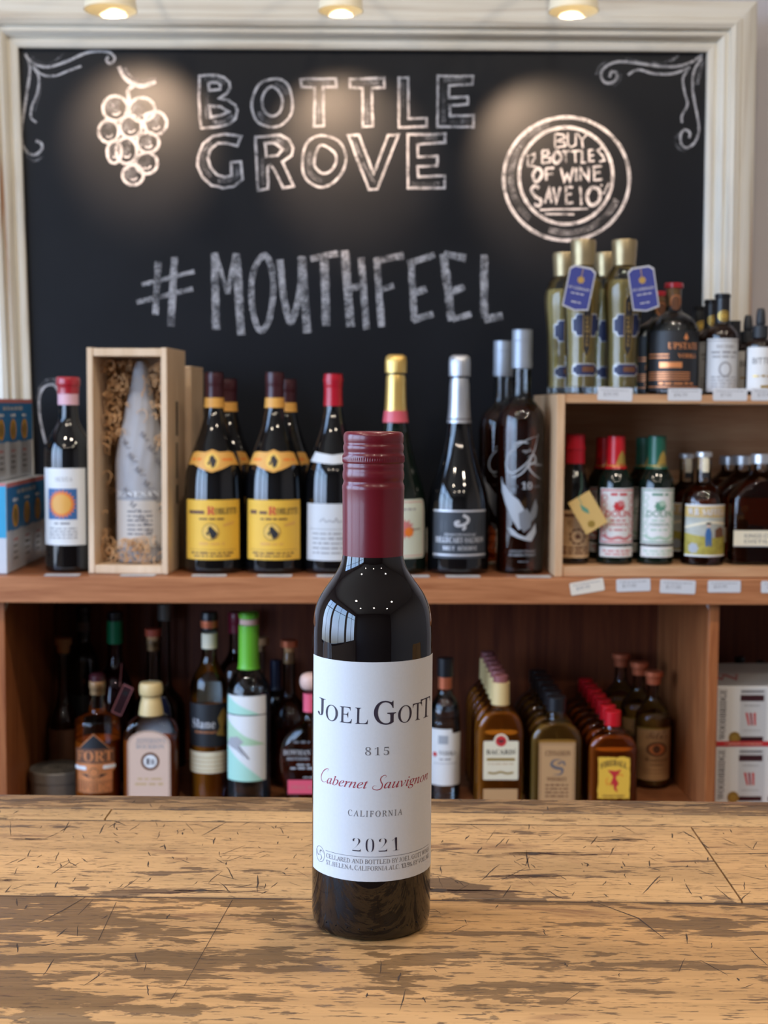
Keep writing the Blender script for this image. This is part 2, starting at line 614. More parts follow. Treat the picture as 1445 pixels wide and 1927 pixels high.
BORDEAUX = [(0, .006), (.80, 0), (1, .004), (1, .05), (1, .55), (1, .62), (.93, .69), (.66, .735), (.44, .765), (.385, .80), (.37, .88), (.365, .95), (.42, .955), (.42, .99), (.36, 1), (0, 1)]
BURGUNDY = [(0, .006), (.80, 0), (1, .004), (1, .05), (1, .30), (.985, .41), (.94, .50), (.83, .56), (.69, .62), (.56, .67), (.45, .72), (.35, .78), (.29, .83), (.27, .93), (.29, .94), (.29, .99), (.25, 1), (0, 1)]
CHAMPAGNE = [(0, .006), (.80, 0), (1, .004), (1, .05), (1, .24), (.985, .32), (.90, .385), (.77, .44), (.64, .50), (.53, .56), (.44, .62), (.37, .68), (.32, .74), (.29, .86), (.28, .95), (.28, 1), (0, 1)]
SPIRIT = [(0, .006), (.8, 0), (1, .004), (1, .05), (1, .50), (1, .585), (.92, .65), (.62, .70), (.40, .74), (.36, .79), (.36, .93), (.38, .94), (.38, 1), (0, 1)]
TALLNECK = [(0, .006), (.8, 0), (1, .004), (1, .05), (1, .33), (.95, .40), (.62, .45), (.36, .49), (.30, .56), (.28, .80), (.28, .99), (.25, 1), (0, 1)]
GLOBE = [(0, .006), (.5, 0), (.72, .01), (.95, .12), (1, .22), (.95, .34), (.66, .45), (.36, .52), (.28, .62), (.27, .85), (.27, 1), (0, 1)]
FLASK = [(0, .006), (.85, 0), (1, .006), (1, .05), (1, .50), (1, .60), (.90, .68), (.60, .745), (.38, .78), (.34, .83), (.34, .90), (.34, .99), (0, 1)]
SQUARE = [(0, .006), (.85, 0), (1, .006), (1, .05), (1, .58), (1, .64), (.80, .72), (.48, .79), (.34, .83), (.32, .90), (.32, .99), (0, 1)]


class Bottle:
    def __init__(self, name, label, cat, cx, top, D, bz, wpx, prof, group=None, rz=0.0, depth=None, n=4.0, loc=None, H=None, seg=40):
        P = W(cx, top, D)
        self.cx, self.D, self.bz, self.seg = cx, D, bz, seg
        self.H = H or P.z - bz
        self.R = wpx * .5 * D / FPX
        self.depth, self.n = depth, n
        self.root = empty(name, loc or (P.x, D, bz), label, cat, group, rz)
        self.prof = chaikin([(r * self.R, z * self.H) for r, z in prof], 2)

    def z(self, py):
        return W(self.cx, py, self.D - (self.R * (self.depth or 1)) * .92).z - self.bz

    def zc(self, py):
        return W(self.cx, py, self.D).z - self.bz

    def r(self, z):
        p = self.prof
        for a, b in zip(p, p[1:]):
            if a[1] <= z <= b[1] and b[1] > a[1]:
                t = (z - a[1]) / (b[1] - a[1]); return a[0] + (b[0] - a[0]) * t
        return p[-1][0]

    def cut(self, z0, z1, off):
        zt = .9 * self.H; rt_ = self.r(zt)
        q = lambda r, z: max(r, rt_) if z > zt else r
        p = [(0, z0), (self.r(z0) + off, z0)] + [(q(r, z) + off, z) for r, z in self.prof if z0 < z < z1 and (r > .001 or z > zt)] + [(q(self.r(z1), z1) + off, z1), (0, z1)]
        return p

    def rings(self, prof):
        out = []; seg = self.seg
        if not self.depth: return None
        bm = self.depth * self.R
        for r, z in prof:
            r = max(r, 1e-5)
            a, b = r, min(r, bm + (r - self.R) if r > self.R * .98 else bm)
            k = min(1, max(0, (r / self.R - .5) / .3)); n = 2 + (self.n - 2) * k
            ring = []
            for j in range(seg):
                t = 2 * math.pi * j / seg
                s, c = math.sin(t), -math.cos(t)
                ring.append((a * math.copysign(abs(s) ** (2 / n), s), b * math.copysign(abs(c) ** (2 / n), c), z))
            out.append(ring)
        return out

    def shape(self, geo, prof, m, flute=None):
        rg = self.rings(prof)
        if rg: geo.loft(rg, m)
        else: geo.lathe(prof, m, self.seg, flute=flute)
        return geo

    def body(self, m, name='bottle_glass', label=None):
        self.shape(Geo(), self.prof, m).build(name, self.root, label=label)
        return self

    def wet(self, glass, liq, fill):
        """clear bottle: glass wall and the drink in it"""
        self.body(glass)
        if liq: self.shape(Geo(), self.cut(.006, fill * self.H, -.0016), liq).build('drink', self.root)
        return self

    def band(self, name, z0, z1, m, off=.0006, label=None, flute=None, round_=0.0):
        g = Geo(); p = self.cut(z0, z1, off)
        if round_:
            R = p[-2][0]; p = p[:-2] + [(R, z1 - round_), (R - round_ * .3, z1 - round_ * .3), (R - round_, z1), (0, z1)]
        g.lathe(p, m, self.seg if not flute else 96, flute=flute).build(name, self.root, label=label)
        return self

    def cap(self, name, z0, z1, r, m, top=.001, label=None, flute=None):
        p = [(0, z0), (r, z0), (r, z1 - top), (r - top, z1), (0, z1)]
        Geo().lathe(p, m, 48, flute=flute).build(name, self.root, label=label)
        return self

    def label(self, F, z0, name='label', off=.0004, eps=.00018, ang=0.0, label=None, parent=None, back=False):
        g = Geo()
        if self.depth:
            y = (self.depth * self.R + off) * (1 if back else -1)
            F.emit(g, lambda u, v, l: (u, y - l * eps, z0 + v))
        else:
            zs = [v.co.y for b in F.L.values() for v in b.verts]
            rr = self.r(z0 + (min(zs) + max(zs)) / 2)
            var = abs(self.r(z0 + min(zs)) - self.r(z0 + max(zs))) > .0006
            def fn(u, v, l):
                q = self.r(z0 + v) + off + l * eps; a = u / rr + ang
                return (q * math.sin(a), -q * math.cos(a), z0 + v)
            F.emit(g, fn, rr * .14, (max(zs) - min(zs)) / 8 if var else None)
        return g.build(name, parent or self.root, smooth=60, label=label)


# ================================================================== THE SETTING
def struct(geo, name, **k):
    o = geo.build(name, smooth=0, **k); o['kind'] = 'structure'; return o


FLOORM = wood('floor_boards', (.10, .06, .035), (.18, .11, .065), (3, 30, 30), .45)
DARKW = mat('rear_wall_paint', (.10, .09, .085), .7)
CEILM = mat('ceiling_paint', (.72, .71, .70), .8)
struct(Geo().box(XL - .1, XR + .1, YB - .1, YF + .1, -.1, 0, FLOORM), 'floor')
ceil = struct(Geo().box(XL - .1, XR + .1, YB - .1, YF + .1, ZT, ZT + .1, CEILM), 'ceiling')
struct(Geo().box(XL - .1, XR + .1, YF, YF + .1, 0, ZT, WALL), 'wall_front')
struct(Geo().box(XL - .1, XR + .1, YB - .1, YB, 0, ZT, DARKW), 'wall_rear')
struct(Geo().box(XR, XR + .1, YB, YF, 0, ZT, mat('side_wall_paint', (.30, .27, .25), .7)), 'wall_right')
g = Geo()
ys = [YB] + [v for p in WIN for v in p] + [YF]
for a, b in zip(ys[0::2], ys[1::2]): g.box(XL - .1, XL, a, b, 0, ZT, WALL)
for a, b in WIN:
    g.box(XL - .1, XL, a, b, 0, WZ0, WALL); g.box(XL - .1, XL, a, b, WZ1, ZT, WALL)
struct(g, 'wall_left')
FRM = mat('window_frame_paint', (.05, .05, .055), .4)
for i, (a, b) in enumerate(WIN):
    g = Geo(); t = .035
    g.box(XL - .05, XL - .01, a, a + t, WZ0, WZ1, FRM); g.box(XL - .05, XL - .01, b - t, b, WZ0, WZ1, FRM)
    g.box(XL - .05, XL - .01, a, b, WZ0, WZ0 + t, FRM); g.box(XL - .05, XL - .01, a, b, WZ1 - t, WZ1, FRM)
    g.box(XL - .045, XL - .015, a, b, 2.0, 2.03, FRM); g.box(XL - .045, XL - .015, (a + b) / 2 - .015, (a + b) / 2 + .015, WZ0, WZ1, FRM)
    struct(g, 'window_%d' % (i + 1))
BULB = mat('ceiling_bulb', (.9, .85, .75), .4, emit=(1, .86, .68), es=10)
TRIM = mat('downlight_trim', (.5, .5, .5), .4)
for x, y in CEIL:
    g = Geo()
    g.lathe([(.075, ZT - .018), (.085, ZT - .018), (.085, ZT + .0005), (.075, ZT + .0005), (.075, ZT - .018)], TRIM, 28, (x, y), caps=False)
    g.lathe([(0, ZT - .012), (.04, ZT - .012), (.04, ZT - .002), (0, ZT - .002)], BULB, 20, (x, y))
    g.build('downlight', ceil)

# ------------------------------------------------------------------ chalkboard (hung, leaning forward a little)
bt = Vector((-.5878, 2.47, .6206 + CZ))
by, bl, br = R_(2.7275), R_(2.0172), R_(1.0146)
xd = Vector((math.cos(br) * math.cos(by), math.cos(br) * math.sin(by), math.sin(br)))
dn = Vector((math.sin(br), math.sin(bl), -math.cos(bl) * math.cos(br)))
dn = (dn - xd * dn.dot(xd)).normalized()
zd = -dn; yd = zd.cross(xd)
BM = Matrix((xd, yd, zd)).transposed().to_4x4(); BM.translation = bt
BWID, BHGT = 1.2255, .86


def bp(px, py):
    d = ray(px, py)
    t = (bt - EYE).dot(yd) / d.dot(yd)
    q = EYE + d * t - bt
    return (q.dot(xd), q.dot(zd))


board = empty('chalkboard', None, 'large framed chalkboard with white chalk lettering leaning on the wall behind the bottle shelf', 'chalkboard', mw=BM)
Geo().box(-.012, BWID + .012, 0, .012, -BHGT - .012, .012, 'slate').build('slate_panel', board, smooth=0)


def frame_mat(name, stretch):
    m, t, b, o = nodes(name)
    tcn = t.nodes.new('ShaderNodeTexCoord')
    mp = t.nodes.new('ShaderNodeMapping'); mp.inputs['Scale'].default_value = stretch
    t.links.new(tcn.outputs['Object'], mp.inputs['Vector'])
    n = t.nodes.new('ShaderNodeTexNoise'); n.inputs['Scale'].default_value = 1; n.inputs['Detail'].default_value = 6; n.inputs['Distortion'].default_value = .6
    t.links.new(mp.outputs[0], n.inputs['Vector'])
    r = t.nodes.new('ShaderNodeValToRGB'); el = r.color_ramp.elements
    el[0].position, el[0].color = .27, (.42, .20, .10, 1)
    el[1].position, el[1].color = .33, (.60, .53, .43, 1)
    k = el.new(.52); k.color = (.76, .72, .62, 1)
    k = el.new(.75); k.color = (.80, .77, .69, 1)
    t.links.new(n.outputs['Fac'], r.inputs[0]); t.links.new(r.outputs[0], b.inputs['Base Color'])
    b.inputs['Roughness'].default_value = .55
    return m


FH, FV = frame_mat('worn_cream_paint', (2.5, 60, 60)), frame_mat('worn_cream_paint_upright', (60, 60, 2.5))
# moulding: distance out from the slate edge, height towards the room
PRO = [(-.004, 0), (-.004, .010), (0, .013), (.006, .014), (.009, .011), (.012, .011), (.015, .020), (.022, .024), (.027, .021), (.029, .021),
       (.032, .030), (.040, .033), (.046, .029), (.049, .029), (.051, .024), (.076, .024), (.081, .021), (.081, 0)]
cn = [(0, 0, -1, 1), (BWID, 0, 1, 1), (BWID, -BHGT, 1, -1), (0, -BHGT, -1, -1)]
for i in range(4):
    a, b = cn[i], cn[(i + 1) % 4]
    ra = [(a[0] + a[2] * d, -h, a[1] + a[3] * d) for d, h in PRO]
    rb = [(b[0] + b[2] * d, -h, b[1] + b[3] * d) for d, h in PRO]
    Geo().loft([rb, ra], FH if i % 2 == 0 else FV).build('frame_rail', board, smooth=50)


def zoomed(x0, y0, sc, pts): return [bp(x0 + x * sc, y0 + y * sc) for x, y in pts]


MPX = 2.5 / 2600                                          # metres on the board per photo pixel


def draw(name, strokes):
    """strokes: (material, width px, points in board metres, curved, closed)"""
    F = Flat()
    for m, w, pts, cv, cl in strokes:
        if len(pts) > 1 and not cv:                     # a hand-drawn line is never ruler straight
            q = []
            for a, b in zip(pts, pts[1:] + (pts[:1] if cl else [])):
                n = max(2, int(math.hypot(b[0] - a[0], b[1] - a[1]) / .012))
                q += [(a[0] + (b[0] - a[0]) * t / n + random.uniform(-.0004, .0004), a[1] + (b[1] - a[1]) * t / n + random.uniform(-.0004, .0004)) for t in range(n)]
            if not cl: q.append(pts[-1])
            pts = q
        F.stroke(pts, w * MPX, m, 1 if m != 'chalk_soft' else 0, closed=cl, curve=cv, jit=.12)
    g = Geo()
    F.emit(g, lambda u, v, l: (u, -.0004 - l * .0002, v))
    return g.build(name, board, smooth=0)


k1 = 290 / 1445
L1 = lambda p: zoomed(350, 120, k1, p)
L2 = lambda p: zoomed(630, 120, k1, p)
CL, CS, CB = 'chalk_line', 'chalk_soft', 'chalk_block'
LW = 4.4
st = []
def ol(p, cv=False, w=LW): st.append((CL, w, p, cv, True))
def sh(p, w=8): st.append((CS, w, p, len(p) > 2, False))
# B
ol(L1([(125, 115), (200, 108), (290, 108), (360, 130), (405, 175), (412, 230), (380, 280), (312, 325), (400, 345), (460, 390), (482, 440), (465, 510), (410, 565), (300, 592), (145, 605), (130, 500), (122, 300)]))
ol(L1([(208, 180), (290, 175), (322, 200), (318, 240), (215, 250)])); ol(L1([(222, 395), (330, 405), (400, 450), (330, 485), (232, 500)]))
sh(L1([(190, 270), (190, 400), (190, 520)])); sh(L1([(250, 540), (340, 555), (440, 480)])); sh(L1([(170, 140), (300, 135), (370, 190)]))
# O T
ol(L1([(800, 145), (690, 190), (625, 320), (620, 430), (670, 545), (790, 592), (900, 570), (985, 470), (995, 340), (960, 210), (890, 150)]), True)
ol(L1([(800, 215), (735, 270), (712, 360), (740, 450), (810, 492), (880, 450), (905, 350), (870, 260)]), True)
sh(L1([(690, 450), (720, 520), (800, 545)]), 11); sh(L1([(840, 180), (920, 230), (940, 290)]), 9)
ol(L1([(1075, 145), (1405, 140), (1408, 215), (1285, 220), (1292, 585), (1200, 588), (1208, 222), (1085, 218)]))
sh(L1([(1130, 185), (1350, 180)]), 8); sh(L1([(1245, 240), (1245, 400)]), 9); sh(L1([(1245, 400), (1245, 540)]), 6)
# T L E
ol(L2([(140, 145), (460, 135), (462, 225), (345, 228), (355, 585), (262, 590), (258, 230), (145, 220)]))
sh(L2([(180, 180), (420, 170)]), 10); sh(L2([(300, 330), (305, 560)]), 8)
ol(L2([(600, 135), (685, 130), (692, 515), (860, 510), (862, 590), (600, 597)])); sh(L2([(637, 170), (640, 400)]), 7)
ol(L2([(965, 115), (1295, 118), (1290, 190), (1070, 205), (1070, 318), (1245, 312), (1245, 380), (1075, 395), (1080, 490), (1300, 485), (1298, 592), (962, 592)]))
sh(L2([(1020, 200), (1020, 560)]), 8); sh(L2([(1020, 155), (1230, 145)]), 8); sh(L2([(1080, 545), (1260, 540)]), 8)
# G R O
ol(L1([(520, 680), (360, 660), (250, 680), (160, 750), (115, 860), (110, 960), (150, 1060), (240, 1140), (350, 1165), (450, 1150), (530, 1085), (515, 920), (425, 925), (425, 1045), (370, 1065), (290, 1040), (225, 970), (205, 880), (230, 800), (300, 745), (380, 745), (480, 770)]))
sh(L1([(240, 740), (160, 840), (165, 960), (230, 1060)]), 9); sh(L1([(300, 1100), (430, 1090), (480, 1040), (475, 950)]), 8)
ol(L1([(650, 690), (760, 680), (880, 668), (960, 710), (1005, 790), (990, 860), (905, 920), (1010, 1150), (910, 1165), (830, 1000), (785, 945), (765, 970), (770, 1170), (675, 1190)]))
ol(L1([(740, 745), (830, 745), (905, 800), (860, 860), (755, 870)])); sh(L1([(715, 870), (715, 1140)]), 8); sh(L1([(800, 720), (920, 745), (950, 820)]), 12)
ol([bp(x, y) for x, y in [(603, 255), (577, 270), (569, 305), (575, 335), (600, 352), (625, 345), (646, 320), (650, 290), (636, 265)]], True)
ol([bp(x, y) for x, y in [(605, 273), (594, 290), (592, 312), (606, 326), (622, 322), (632, 305), (629, 287)]], True)
sh([bp(x, y) for x, y in [(583, 285), (583, 325), (606, 342)]], 9)
# V E
ol(L2([(125, 670), (225, 668), (365, 1030), (500, 670), (595, 665), (400, 1175), (320, 1180)]))
sh(L2([(260, 920), (370, 1120)]), 7); sh(L2([(160, 700), (250, 880)]), 6)
ol(L2([(685, 665), (1035, 660), (1035, 740), (775, 755), (780, 875), (960, 865), (960, 955), (775, 965), (780, 1060), (1030, 1050), (1030, 1165), (685, 1165)]))
sh(L2([(760, 695), (960, 690)]), 9); sh(L2([(720, 1130), (980, 1130)]), 9)
draw('chalk_lettering', st)

# grapes and corner scroll, left
kg = 320 / 1445
GG = lambda p: zoomed(20, 80, kg, p)
st = []
for x, y, rx, ry in [(890, 560, 105, 105), (1115, 570, 110, 100), (1020, 715, 92, 95), (1230, 685, 95, 98), (835, 755, 85, 95), (985, 920, 88, 110), (1165, 850, 95, 85), (1155, 1025, 92, 90), (1040, 1125, 88, 85), (880, 930, 60, 95)]:
    st.append((CL, 5.5, GG([(x + rx * math.cos(t * .524), y + ry * math.sin(t * .524)) for t in range(12)]), True, True))
    st.append((CS, 11, GG([(x + rx * .55 * math.cos(t * .6 + 2.4), y + ry * .55 * math.sin(t * .6 + 2.4)) for t in range(6)]), True, False))
    st.append((CS, 16, GG([(x - rx * .3, y + ry * .3), (x + rx * .05, y - ry * .05), (x + rx * .3, y - ry * .1)]), True, False))
    st.append((CL, 3, GG([(x - rx * .25, y + ry * .45), (x + rx * .15, y + ry * .5), (x + rx * .4, y + ry * .25)]), True, False))
st += [(CL, 7, GG([(920, 205), (960, 290), (1030, 345), (1120, 370), (1230, 335)]), True, False), (CL, 7, GG([(1045, 365), (1000, 410), (1005, 500), (985, 610)]), True, False),
       (CS, 7, GG([(960, 210), (1010, 290), (1080, 330)]), True, False), (CS, 10, GG([(1120, 340), (1240, 320)]), False, False)]
draw('chalk_grapes', st)
st = [(CL, 5, GG([(125, 95), (165, 210), (140, 420), (105, 640), (92, 820), (130, 920), (200, 955), (260, 915), (262, 860), (215, 835)]), True, False),
      (CL, 5, GG([(150, 140), (230, 195), (340, 205), (480, 160), (640, 90), (760, 75), (850, 90), (885, 140), (845, 180), (815, 150), (830, 120)]), True, False),
      (CL, 4, GG([(190, 200), (260, 270), (370, 285), (480, 245), (600, 200)]), True, False), (CL, 4, GG([(195, 215), (240, 300), (225, 430), (180, 550), (175, 640), (220, 680)]), True, False),
      (CS, 4, GG([(180, 120), (260, 170), (360, 165), (450, 100)]), True, False), (CS, 5, GG([(125, 950), (200, 1005), (280, 960)]), True, False), (CS, 6, GG([(250, 300), (240, 430), (200, 580)]), True, False)]
draw('chalk_scroll', st)
kr = 245 / 1445
GR = lambda p: zoomed(1100, 80, kr, p)
st = [(CL, 5, GR([(1310, 130), (1180, 220), (1020, 265), (850, 265), (650, 240), (450, 215), (320, 225), (210, 290), (180, 370), (220, 440), (290, 450), (355, 400), (350, 340), (300, 325), (275, 385)]), True, False),
      (CL, 4.5, GR([(1300, 170), (1215, 310), (1195, 480), (1215, 640), (1250, 820), (1265, 980), (1220, 1110), (1130, 1170), (1070, 1120), (1065, 1020), (1110, 970), (1165, 1000), (1160, 1060)]), True, False),
      (CL, 4.5, GR([(480, 360), (560, 310), (640, 310), (760, 345), (950, 350), (1090, 310), (1165, 270)]), True, False),
      (CL, 4.5, GR([(1160, 280), (1090, 400), (1110, 560), (1140, 690), (1080, 810), (1080, 890)]), True, False), (CS, 4, GR([(300, 500), (380, 440), (395, 350), (340, 315)]), True, False),
      (CS, 5, GR([(460, 175), (640, 225), (820, 230), (960, 200), (1040, 140)]), True, False), (CS, 8, GR([(1320, 190), (1270, 350), (1240, 470)]), True, False), (CS, 6, GR([(130, 360), (170, 260), (250, 205)]), True, False),
      (CS, 6, GR([(1040, 1010), (1000, 1100), (1060, 1180), (1130, 1210)]), True, False)]
draw('chalk_scroll', st)
st = [(CL, 4.5, [bp(x, y) for x, y in [(112, 738), (100, 724), (84, 728), (74, 750), (76, 790), (86, 835)]], True, False), (CS, 6, [bp(x, y) for x, y in [(116, 742), (104, 715), (80, 722), (70, 752)]], True, False)]
draw('chalk_scroll', st)
# round offer
ko = 280 / 1445
GO = lambda p: zoomed(930, 200, ko, p)
st = [(CL, 6.5, GO([(700 + 610 * math.cos(t * .3927), 705 + 598 * math.sin(t * .3927)) for t in range(16)]), True, True),
      (CL, 6.5, GO([(695 + 455 * math.cos(t * .3927), 675 + 470 * math.sin(t * .3927)) for t in range(16)]), True, True),
      (CS, 12, GO([(700 + 540 * math.cos(t * .3 + 2.3), 690 + 540 * math.sin(t * .3 + 2.3)) for t in range(8)]), True, False),
      (CS, 12, GO([(700 + 530 * math.cos(t * .3 + .4), 700 + 530 * math.sin(t * .3 + .4)) for t in range(6)]), True, False)]
def hs(lines, w=4.6):
    for p in lines: st.append((CL, w * .68, GO(p), False, False))
hs([[(590, 270), (590, 405)], [(590, 270), (670, 275), (690, 305), (600, 335)], [(600, 335), (685, 350), (690, 385), (590, 405)]])
hs([[(715, 260), (715, 370), (745, 400), (790, 375), (790, 262)], [(810, 262), (850, 330)], [(910, 260), (850, 330), (860, 405)]])
hs([[(325, 470), (325, 585)], [(350, 475), (390, 460), (395, 500), (345, 580), (400, 585)]], 5)
hs([[(465, 430), (465, 555)], [(465, 430), (520, 430), (530, 460), (470, 490)], [(470, 490), (545, 505), (540, 540), (465, 555)]], 5.5)
st.append((CL, 5.5, GO([(610, 440), (570, 500), (600, 555), (650, 500)]), True, True))
hs([[(655, 440), (735, 435)], [(690, 440), (695, 550)], [(745, 440), (835, 432)], [(785, 440), (788, 545)], [(850, 425), (850, 545), (890, 545)],
    [(960, 420), (920, 430), (925, 535), (970, 530)], [(925, 480), (965, 475)], [(1045, 400), (1000, 430), (1050, 480), (1070, 525), (1020, 540)]], 5.5)
st.append((CL, 6, GO([(420, 600), (375, 670), (410, 735), (465, 660)]), True, True))
hs([[(500, 605), (505, 720)], [(500, 605), (580, 600)], [(505, 660), (570, 655)], [(645, 600), (680, 730), (705, 660), (735, 735), (765, 595)], [(795, 600), (795, 725)],
    [(835, 725), (835, 600), (915, 720), (915, 590)], [(1045, 580), (965, 590), (970, 715), (1050, 710)], [(970, 650), (1030, 640)]], 6.5)
st.append((CL, 6, GO([(435, 795), (390, 775), (360, 820), (400, 880), (450, 910), (440, 965), (385, 955)]), True, False))
hs([[(490, 940), (530, 790), (555, 940)], [(500, 890), (550, 885)], [(570, 790), (600, 940), (640, 785)], [(765, 785), (695, 790), (700, 940), (765, 935)], [(700, 860), (750, 850)], [(835, 780), (845, 960)]], 6.5)
st.append((CL, 6.5, GO([(950, 790), (900, 870), (935, 960), (1015, 920), (1020, 820)]), True, True))
hs([[(1110, 740), (1060, 855)], [(1030, 765), (1048, 770)], [(1105, 830), (1125, 835)], [(440, 1005), (910, 995)], [(490, 1045), (775, 1050)]], 5)
draw('chalk_offer', st)
# hashtag
kh = 370 / 1445
H1 = lambda p: zoomed(240, 450, kh, p)
H2 = lambda p: zoomed(600, 450, kh, p)
st = []
def hb(f, p, w, cv=False):
    st.append((CB, w * .84, f(p), cv, False))
    if w > 9: st.append((CS, w, f(p), cv, False))
hb(H1, [(225, 165), (205, 555)], 13); hb(H1, [(345, 130), (318, 640)], 14); hb(H1, [(105, 335), (490, 238)], 9); hb(H1, [(65, 465), (480, 365)], 10)
hb(H1, [(640, 100), (650, 665)], 16); hb(H1, [(650, 110), (735, 400)], 9); hb(H1, [(735, 400), (795, 105)], 10); hb(H1, [(800, 105), (835, 705)], 16)
st.append((CB, 11, H1([(1000, 120), (925, 240), (910, 430), (940, 610), (985, 675), (1040, 590), (1070, 400), (1055, 200)]), True, True))
hb(H1, [(1120, 150), (1145, 400), (1195, 605), (1265, 400), (1280, 125)], 14, True); hb(H1, [(1280, 130), (1320, 690)], 16)
hb(H2, [(-60, 145), (140, 105)], 13); hb(H2, [(40, 150), (55, 635)], 17); hb(H2, [(190, 85), (232, 645)], 17); hb(H2, [(310, 135), (350, 665)], 14); hb(H2, [(220, 365), (320, 340)], 14)
hb(H2, [(425, 140), (460, 645)], 14); hb(H2, [(415, 160), (625, 120)], 14); hb(H2, [(455, 370), (550, 340)], 13)
hb(H2, [(680, 190), (700, 600)], 14); hb(H2, [(650, 180), (850, 115)], 13); hb(H2, [(700, 395), (790, 365)], 14); hb(H2, [(690, 595), (840, 550)], 14)
hb(H2, [(915, 110), (975, 600)], 17); hb(H2, [(920, 110), (1080, 140)], 15); hb(H2, [(970, 390), (1070, 350)], 14); hb(H2, [(980, 590), (1120, 550)], 12)
hb(H2, [(1215, 115), (1215, 580)], 16); hb(H2, [(1215, 590), (1350, 565)], 16)
draw('chalk_hashtag', st)

# ------------------------------------------------------------------ lamps above the board
SHADE = mat('lamp_shade_glass', (.74, .68, .52), .45, emit=(1, .78, .46), es=.12, trans=0)
GLOW = mat('lamp_bulb_glow', (1, .9, .7), .4, emit=(1, .80, .50), es=2.6)
for cx, yb, w, aim, what in [(208, 20, 97, (262, 250), 'above the chalk grapes'), (641, 21, 83, (655, 285), 'above the middle of the chalkboard'), (1079, 22, 93, (1040, 300), 'above the round chalk offer')]:
    D = 2.17
    P = W(cx, yb, D)
    r = w * .5 * D / FPX
    t = empty('picture_lamp', P, 'cream glass wall lamp glowing ' + what, 'lamp', 'lamps above the chalkboard')
    Geo().lathe([(r, 0), (r * .93, .020), (r * .85, .045), (r * .70, .065), (r * .30, .073), (0, .074), (0, .071), (r * .28, .070), (r * .66, .062), (r * .82, .044), (r * .90, .020), (r * .97, 0), (r, 0)], SHADE, 40, caps=False).build('lamp_shade', t)
    Geo().lathe([(0, .020), (r * .28, .023), (r * .38, .032), (r * .32, .046), (r * .2, .058), (0, .060)], GLOW, 24).build('bulb', t)
    Geo().tube(crom([(0, .070), (0, .13), (.06, .17), (.20, .165), (YF - D - .008, .12)], 8) and [(0, a, b) for a, b in crom([(0, .070), (0, .13), (.06, .17), (.20, .165), (YF - D - .008, .12)], 8)], .006, 'lamp_metal').build('arm', t)
    g = Geo()
    g.loft([[(.035 * math.sin(j * .3927), yy, .12 + .035 * math.cos(j * .3927)) for j in range(16)] for yy in (YF - D - .014, YF - D - .0005)], 'lamp_metal').build('wall_plate', t)
    sp = bpy.data.lights.new('lamp_beam', 'SPOT'); sp.energy = 14; sp.color = (1, .70, .47); sp.spot_size = R_(52); sp.spot_blend = .7; sp.shadow_soft_size = .012
    so = bpy.data.objects.new('lamp_beam', sp); COL.objects.link(so)
    so.parent = t; so.location = (0, 0, .002)
    b = bp(*aim); tg = bt + xd * b[0] + zd * b[1]
    so.rotation_euler = (tg - P).to_track_quat('-Z', 'Y').to_euler()

# ------------------------------------------------------------------ wooden shelving unit
SX0, SX1 = -.548, .75
DIVL, DIVR = -.530, .550
unit = empty('shelving_unit', (0, 2.1, 0), 'reddish brown wooden shelving unit holding the bottles behind the bar', 'shelf')
DEP = .355
Geo().box(-1.0, 1.0, .0, DEP, ZS - .018, ZS, OAK).build('shelf_board', unit, bevel=.0015)
Geo().box(-1.0, 1.0, -.018, -.0002, ZS - .040, ZS - .0003, OAK_EDGE).build('front_edging', unit, bevel=.0015)
for x in (DIVL, DIVR):
    Geo().box(x - .0 if x > 0 else x - .018, x + .016 if x > 0 else x, 0, DEP, ZF + .0005, ZS - .0185, OAK_V).build('divider', unit, bevel=.001)
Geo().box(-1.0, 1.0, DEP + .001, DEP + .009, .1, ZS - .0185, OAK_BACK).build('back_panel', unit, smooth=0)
Geo().box(-1.0, 1.0, 0, DEP, ZF - .02, ZF, OAK).build('bottom_board', unit)
for x in (-.98, .98):
    Geo().box(x - .02, x + .02, 0, DEP, 0, ZF - .0205, OAK_V).build('leg_panel', unit)

# pine cubby on the shelf
cub = empty('pine_cubby', (0, 2.1, ZS), 'open pine box shelf standing on the right of the bottle shelf', 'shelf')
cx0, cx1, cdp = .309, .80, .27
hh = ZB - ZS
Geo().box(cx0, cx0 + .0125, -.004, cdp, .0005, hh, PINE).build('side_panel', cub, bevel=.001)
Geo().box(cx1 - .0125, cx1, -.004, cdp, .0005, hh, PINE).build('side_panel', cub, bevel=.001)
Geo().box(cx0 + .013, cx1 - .013, -.002, cdp, hh - .0135, hh, PINE_H).build('top_board', cub, bevel=.001)
Geo().box(cx0 + .013, cx1 - .013, -.002, cdp, .0005, .016, PINE_H).build('bottom_board', cub, bevel=.001)
Geo().box(cx0 + .013, cx1 - .013, cdp - .008, cdp - .0005, .0165, hh - .014, PINE_H).build('back_panel', cub, smooth=0)

# ------------------------------------------------------------------ counter: old planks, worn finish, knife marks


